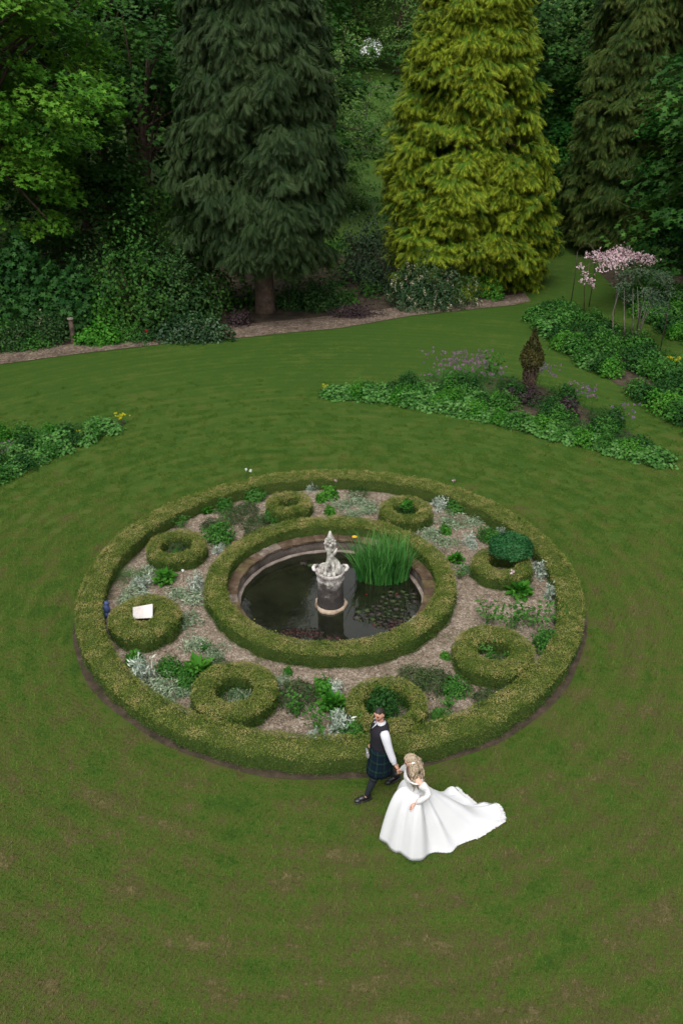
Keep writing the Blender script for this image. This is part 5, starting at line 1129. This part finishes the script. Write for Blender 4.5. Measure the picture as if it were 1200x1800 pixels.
    for (kn, cf, an) in ((V['lk'], V['lc'], V['la']), (V['rk'], V['rc'], V['ra'])):
        k_, c_, a_ = Vector(kn[0]), Vector(cf[0]), Vector(an[0])
        MB().tube([k_.lerp(c_, -.35), c_, c_.lerp(a_, .4), c_.lerp(a_, .8), a_], [.064, .066, .058, .046, .047], 12).build('sock', sockm, root, sub=1)
        MB().tube([k_.lerp(c_, .30), k_.lerp(c_, .62)], [.067, .069], 12).build('sock_cuff', sockm, root)
    for (an, dr, rx) in (((.25, .12, .10), (.965, .13, -.05), 0), ((-.30, -.12, .16), (.80, -.1, -.59), 1)):
        o = MB(); o.ball((-.02, 0, .015), (.060, .045, .062), 12, 8).ball((.07, 0, -.015), (.09, .045, .040), 12, 8).ball((.15, .0, -.03), (.070, .050, .032), 12, 8)
        sh_ = o.build('shoe', shoem, root, loc=an); s2 = MB(); s2.box((.06, 0, -.068), (.29, .085, .022)).build('sole', shoem, sh_, bevel=.01)
        sh_.rotation_euler = (0, math.asin(-dr[2]), math.atan2(dr[1], dr[0]))
    return root
def hand(root, wrist, knuckle, mat, side, curl=.5):
    w_, k_ = Vector(wrist), Vector(knuckle); d = (k_-w_).normalized(); u = d.cross(Vector((0, 0, 1)))
    u = Vector((1, 0, 0)) if u.length < .1 else u.normalized(); n = u.cross(d)
    V = {'w': (w_, .024), 'p': (w_.lerp(k_, .6), (.034, .02)), 'k': (k_, (.036, .018))}; E_ = [('w', 'p'), ('p', 'k')]
    skin('palm', V, E_, 'w', mat, root, 1).name = 'hand'
    for i, (o, l) in enumerate(((-.030, .9), (-.010, 1.05), (.010, 1.0), (.030, .8))):
        a = k_+u*o; b = a+d*.030*l-n*.008*side; c = b+d*.022*l-n*.022*side; e = c+d*.004-n*.02*side
        MB().tube([k_.lerp(a, .9), b, c, e], [.011, .0105, .010, .008], 7).build('finger', mat, root, sub=1)
    t0 = w_.lerp(k_, .35)-u*.026; MB().tube([t0, t0-u*.022+d*.025, t0-u*.024+d*.052-n*.01*side], [.013, .012, .009], 7).build('thumb', mat, root, sub=1)
def head(root, c, yaw, pitch, mat, male=True):
    h = empty('head', c, 0); h.parent = root; h.rotation_euler = (0, pitch, yaw)
    bm = bmesh.new(); bmesh.ops.create_uvsphere(bm, u_segments=24, v_segments=16, radius=1)
    for v in bm.verts:
        x, y, z = v.co; r = A([.098, .076, .115]) if male else A([.092, .072, .108])
        jaw = max(0, -z); x2 = x*r[0]*(1-.10*jaw)+(.012*jaw if x > 0 else -.02*jaw*0); y2 = y*r[1]*(1-.34*jaw**1.5); z2 = z*r[2]
        if x < 0 and z < -.2: x2 *= 1-.45*(-z-.2)
        if x > .7: x2 -= .012*(x-.7)/.3
        v.co = (x2, y2, z2)
    me = bpy.data.meshes.new('face'); bm.to_mesh(me); bm.free(); me.materials.append(mat); me.polygons.foreach_set('use_smooth', [True]*len(me.polygons)); link('face', me, h)
    s = 1 if male else .93
    mb = MB(); mb.tube([(.085*s, 0, .022), (.104*s, 0, -.012), (.098*s, 0, -.024)], [.008, .014, .011], 8); mb.build('nose', mat, h, sub=1)
    for k in (-1, 1):
        mb = MB(); mb.ball((-.005, k*.078*s, -.005), (.018, .008, .03), 8, 6); mb.build('ear', mat, h)
        mb = MB(); mb.ball((.083*s, k*.031*s, .014), (.008, .013, .007), 8, 6); mb.build('eye', plain('eye', (.05, .035, .03), .3, .5), h)
        mb = MB(); mb.tube([(.088*s, k*.014, .034), (.086*s, k*.034, .038), (.072*s, k*.05, .032)], .005, 5); mb.build('eyebrow', M['hair_m'], h)
    mb = MB(); mb.tube([(.083*s, -.024, -.052), (.094*s, 0, -.050), (.083*s, .024, -.052)], [.004, .008, .004], 6); mb.build('mouth', plain('lips', (.38, .12, .11), .5), h)
    if male:
        bm = bmesh.new(); bmesh.ops.create_uvsphere(bm, u_segments=28, v_segments=18, radius=1)
        bmesh.ops.delete(bm, geom=[v for v in bm.verts if not ((v.co.z > .32+.25*max(0, v.co.x) and v.co.x < .96) or (v.co.x < .05 and v.co.z > -.45))], context='VERTS')
        for v in bm.verts: v.co = (v.co.x*.099-.004, v.co.y*.078, v.co.z*(.118+.012*max(0, v.co.x))+.004)
        me = bpy.data.meshes.new('hair'); bm.to_mesh(me); bm.free(); me.materials.append(M['hair_m']); o = link('hair', me, h); o.modifiers.new('t', 'SOLIDIFY').thickness = .012
        bm = bmesh.new(); bmesh.ops.create_uvsphere(bm, u_segments=28, v_segments=18, radius=1)
        bmesh.ops.delete(bm, geom=[v for v in bm.verts if not (v.co.z < -.28 and v.co.x > -.15 and not (v.co.x > .75 and v.co.z > -.45))], context='VERTS')
        for v in bm.verts:
            x, y, z = v.co; jaw = max(0, -z); v.co = ((x*.098*(1-.10*jaw)+.012*jaw)*1.05, y*.076*(1-.34*jaw**1.5)*1.06, z*.121)
        me = bpy.data.meshes.new('beard'); bm.to_mesh(me); bm.free(); me.materials.append(plain('beard', (.06, .032, .022), .7, .2, .4, 150)); o = link('beard', me, h); o.modifiers.new('t', 'SOLIDIFY').thickness = .006
    return h
MAN = man()
satin = plain('white_satin', (.60, .60, .61), .5, .3, .02, 3, bump=.12)
lace = plain('white_lace', (.57, .565, .56), .8, .2, .12, 70, bump=.8)
def bride():
    bx, by = G(727, 1466); rot = R(184); root = empty('person', (bx, by, 0), rot); tag(root, 'bride with long wavy hair in an off shoulder white satin gown', 'person')
    bpy.context.view_layer.update()
    Mi = Matrix.Translation((bx, by, 0)) @ Matrix.Rotation(rot, 4, 'Z'); Mi = Mi.inverted()
    mw = Matrix.Translation(MAN.location) @ Matrix.Rotation(MAN.rotation_euler[2], 4, 'Z')
    hk = Mi @ (mw @ Vector((-.20, .395, .835)))     # her knuckles meet his
    rs = Vector((.07, -.165, 1.345)); wr = rs.lerp(hk, .86); wr = hk+(rs-hk).normalized()*.085; el = rs.lerp(wr, .5)+Vector((-.04, -.03, -.05))
    ls = Vector((.03, .165, 1.34)); lel = Vector((-.17, .27, 1.14)); lwr = Vector((.07, .30, 1.00))
    V = {'pel': ((0, 0, .96), .12), 'sp': ((.02, 0, 1.10), .095), 'ch': ((.05, 0, 1.25), (.11, .12)), 'nk0': ((.05, 0, 1.38), .055), 'nk': ((.065, 0, 1.44), .042), 'hd': ((.09, 0, 1.51), .05),
         'lh': ((0, .08, .92), .10), 'lk': ((.08, .09, .5), .06), 'la': ((.05, .09, .08), .035), 'lt': ((.17, .1, .03), .028), 'rh': ((0, -.08, .92), .10), 'rk': ((-.02, -.09, .5), .06), 'ra': ((-.15, -.09, .10), .035), 'rt': ((-.05, -.1, .03), .028),
         'ls': (ls, .050), 'le': (lel, .036), 'lw': (lwr, .026), 'rs': (rs, .050), 're': (el, .036), 'rw': (wr, .026)}
    E_ = [('pel', 'sp'), ('sp', 'ch'), ('ch', 'nk0'), ('nk0', 'nk'), ('nk', 'hd'), ('pel', 'lh'), ('lh', 'lk'), ('lk', 'la'), ('la', 'lt'), ('pel', 'rh'), ('rh', 'rk'), ('rk', 'ra'), ('ra', 'rt'), ('ch', 'ls'), ('ls', 'le'), ('le', 'lw'), ('ch', 'rs'), ('rs', 're'), ('re', 'rw')]
    skin('body', V, E_, 'pel', skinb, root)
    hand(root, wr, hk, skinb, 1); hand(root, lwr, lwr+Vector((.055, -.01, -.065)), skinb, 1)
    h = head(root, (.115, 0, 1.56), R(6), R(22), skinb, male=False)
    # sleeves
    for a, b, c in ((ls, lel, lwr), (rs, el, wr)):
        MB().tube([a.lerp(b, .22), a.lerp(b, .5), b, b.lerp(c, .5), c.lerp(b, .04)], [.075, .070, .076, .056, .040], 12).build('sleeve', lace, root, sub=1)
    loft('bodice', [(.96, .0, 0, .140, .165), (1.06, .015, 0, .118, .142), (1.16, .03, 0, .125, .145), (1.23, .055, 0, .145, .160), (1.28, .055, 0, .140, .185), (1.315, .05, 0, .125, .205)], lace, root, 32, cap=False, wob=lambda a, t: .07*math.cos(a)**8*t if math.cos(a) > 0 else 0).modifiers.new('t', 'SOLIDIFY').thickness = .008
    MB().tube([(.05+.130*math.cos(a), .212*math.sin(a), 1.305+.015*math.cos(a)) for a in np.linspace(0, 2*PI, 25)], .015, 8, False).build('neckline_band', lace, root)
    # hair
    hm, nt, b, out = new_mat('ash_blonde_hair'); g = nt.nodes.new('ShaderNodeTexCoord'); mp_ = nt.nodes.new('ShaderNodeMapping'); mp_.inputs['Scale'].default_value = (1.6, 1.6, .28); nt.links.new(g.outputs['Object'], mp_.inputs[0]); n_ = noise(nt, 55, 3, mp_.outputs[0], .7); cr = ramp(nt, [(.32, (.085, .060, .036)), (.5, (.27, .20, .13)), (.66, (.55, .45, .32))], n_.outputs[0]); nt.links.new(cr.outputs[0], b.inputs['Base Color']); b.inputs['Roughness'].default_value = .5
    bm = bmesh.new(); bmesh.ops.create_uvsphere(bm, u_segments=28, v_segments=18, radius=1)
    bmesh.ops.delete(bm, geom=[v for v in bm.verts if not ((v.co.z > .38+.2*max(0, v.co.x) and v.co.x < .93) or v.co.x < .12)], context='VERTS')
    for v in bm.verts:
        k = 1+.035*math.sin(9*v.co.y+4*v.co.z); v.co = (v.co.x*.112*k-.010, v.co.y*.094*k, v.co.z*.125*k+.006)
    me = bpy.data.meshes.new('hair'); bm.to_mesh(me); bm.free(); me.materials.append(hm); me.polygons.foreach_set('use_smooth', [True]*len(me.polygons)); o = link('hair', me, h); o.modifiers.new('t', 'SOLIDIFY').thickness = .015
    rg = random.Random(8); mb = MB()
    for i in range(44):
        a = rg.uniform(R(62), R(298)); r0 = .088; l = rg.uniform(.30, .46) if a < R(200) else rg.uniform(.24, .36); ph = rg.uniform(0, 6)
        base = Vector((.10+r0*math.cos(a)-.01, r0*.85*math.sin(a), 1.60-rg.uniform(0, .06)))
        pts = []
        for k in range(9):
            u = k/8; out_ = .05*math.sin(u*PI*.8)+.03*u
            pts.append(base+Vector((math.cos(a)*out_*(1.0 if a > R(95) else .2)-.03*u, math.sin(a)*out_*1.1+.02*u*(1 if math.sin(a) > 0 else -1), -l*u))+Vector((.012*math.sin(u*15+ph), .014*math.cos(u*14+ph), 0)))
        mb.tube(pts, [.020, .022, .022, .021, .020, .019, .017, .013, .004], 6)
    mb.build('hair_lock', hm, root)
    MB().ball((-.03, .088, .035), (.030, .012, .016), 8, 6).ball((-.05, .082, .005), (.016, .010, .024), 8, 6).build('hair_comb', plain('pearl', (.72, .76, .74), .3, .6), h)
    # skirt and train -------------------------------------------------
    # hem outline on the lawn, clockwise from the front, with height of the lifted cloth
    hem = [(673, 1462, .0), (671, 1474, .0), (675, 1486, .0), (683, 1494, .0), (691, 1503, .0), (702, 1503, .0), (712, 1507, .0), (724, 1510, .0), (740, 1509, .0), (765, 1503, .0), (790, 1496, .0), (815, 1486, .0), (835, 1476, .0), (850, 1468, .02), (866, 1458, .0), (880, 1449, .02), (887, 1443, .0), (885, 1432, .02), (880, 1420, .05), (872, 1413, .08), (862, 1414, .05), (850, 1411, .07), (838, 1414, .05), (828, 1405, .14), (815, 1396, .20), (802, 1384, .28), (790, 1384, .26), (772, 1399, .18), (752, 1420, .05), (725, 1432, .0), (700, 1438, .0), (680, 1448, .0)]
    P = []
    for (px, py, z) in hem: wx, wy = G(px, py, z); v = Mi @ Vector((wx, wy, z)); P.append(v)
    n = 256; m = len(P); H_ = []
    for i in range(n):
        t = i/n*m; k = int(t); f = t-k; p0, p1, p2, p3 = P[(k-1) % m], P[k % m], P[(k+1) % m], P[(k+2) % m]
        H_.append(.5*((2*p1)+(p2-p0)*f+(2*p0-5*p1+4*p2-p3)*f*f+(3*p1-p0-3*p2+p3)*f**3))
    wz = 1.03; K = 40; V_ = []; F_ = []
    waist = Vector((.0, 0, 0)); ths = [math.atan2(p.y, p.x) for p in H_]; th = [ths[0]]
    for t_ in ths[1:]:
        d = (t_-th[-1]+PI) % (2*PI)-PI; th.append(th[-1]+d)
    for i, hp in enumerate(H_):
        a = th[i]; w0 = Vector((.122*math.cos(a), .148*math.sin(a), 0)); L_ = (Vector((hp.x, hp.y, 0))-w0); ln = L_.length; e = L_.normalized()
        D = min(ln, .66+.92*max(0, ln-.66)); bk = min(1, max(0, -math.cos(a)*2.2-.15))
        for j in range(K+1):
            t = j/K; s = t**.85*ln if ln > .9 else t*ln
            # bell profile until D, then lying cloth
            q = min(1, s/D); z = wz*(1-q**1.75) if D < .9 else wz*(1-q)**1.35*(1-.15*q)+wz*.0
            if D < .9: z = wz*max(0, 1-q**1.9)
            else: b_ = 1; z = 0
            b_ = max(bk, min(1, max(0, (ln-.8)/.6))); z = wz*((1-b_)*max(0, 1-q**2.6)+b_*max(0, 1-q)**(1.25+.5*min(1, max(0, ln-.8))))
            z0 = z; lie = min(1, s/max(D, .01))
            a2 = a+.35*t*(1 if ln > .9 else 0); fold = math.sin(a2*6+1.5*math.sin(a2*2+1))*.022+math.sin(a2*9+3*math.sin(a2*2))*.009+math.sin(a2*17+1+3*t)*.003
            z += hp.z*t**2.2
            z += .012+.028*max(0, (s-D*.7))/max(.2, ln)*(1+math.sin(s*9+a*13))*(1 if t < .97 else .4)+(fold+.03)*1.3*(1-abs(2*q-1))*(.5+.5*b_)+.035*b_*math.sin(s*6.5+1.3*math.sin(a*9))*q*(1-q)*2
            rad_ = s+fold*1.7*(q**.8)*(1 if ln < .9 else max(0, 1-t*t))
            p = w0+e*rad_
            V_.append((p.x, p.y, z))
    for i in range(n):
        k = (i+1) % n
        for j in range(K): F_.append((i*(K+1)+j, i*(K+1)+j+1, k*(K+1)+j+1, k*(K+1)+j))
    me = bpy.data.meshes.new('gown_skirt'); me.from_pydata(V_, [], F_); me.materials.append(satin); me.polygons.foreach_set('use_smooth', [True]*len(me.polygons)); me.update()
    o = link('gown_skirt', me, root); o.modifiers.new('t', 'SOLIDIFY').thickness = .008
    # lace edging at the end of the train
    mb = MB(); rg = random.Random(2)
    for i in range(n):
        if 95 < i < 200:
            p = H_[i]; q = H_[(i+1) % n]; d = (Vector((p.x, p.y, 0))).normalized(); b_ = len(mb.v); e1 = p+d*rg.uniform(.0, .03); e2 = q+d*rg.uniform(.0, .03)
            mb.v += [tuple(p-d*.05+Vector((0, 0, .035))), tuple(q-d*.05+Vector((0, 0, .035))), tuple(e2+Vector((0, 0, .012))), tuple(e1+Vector((0, 0, .012)))]; mb.f.append([b_, b_+3, b_+2, b_+1])
    mb.build('lace_hem', lace, root, False)
    for an in ((.05, .09, .06), (-.15, -.09, .09)): MB().ball((.05, 0, -.02), (.11, .04, .035), 10, 6).build('shoe', lace, root, loc=an)
bride()
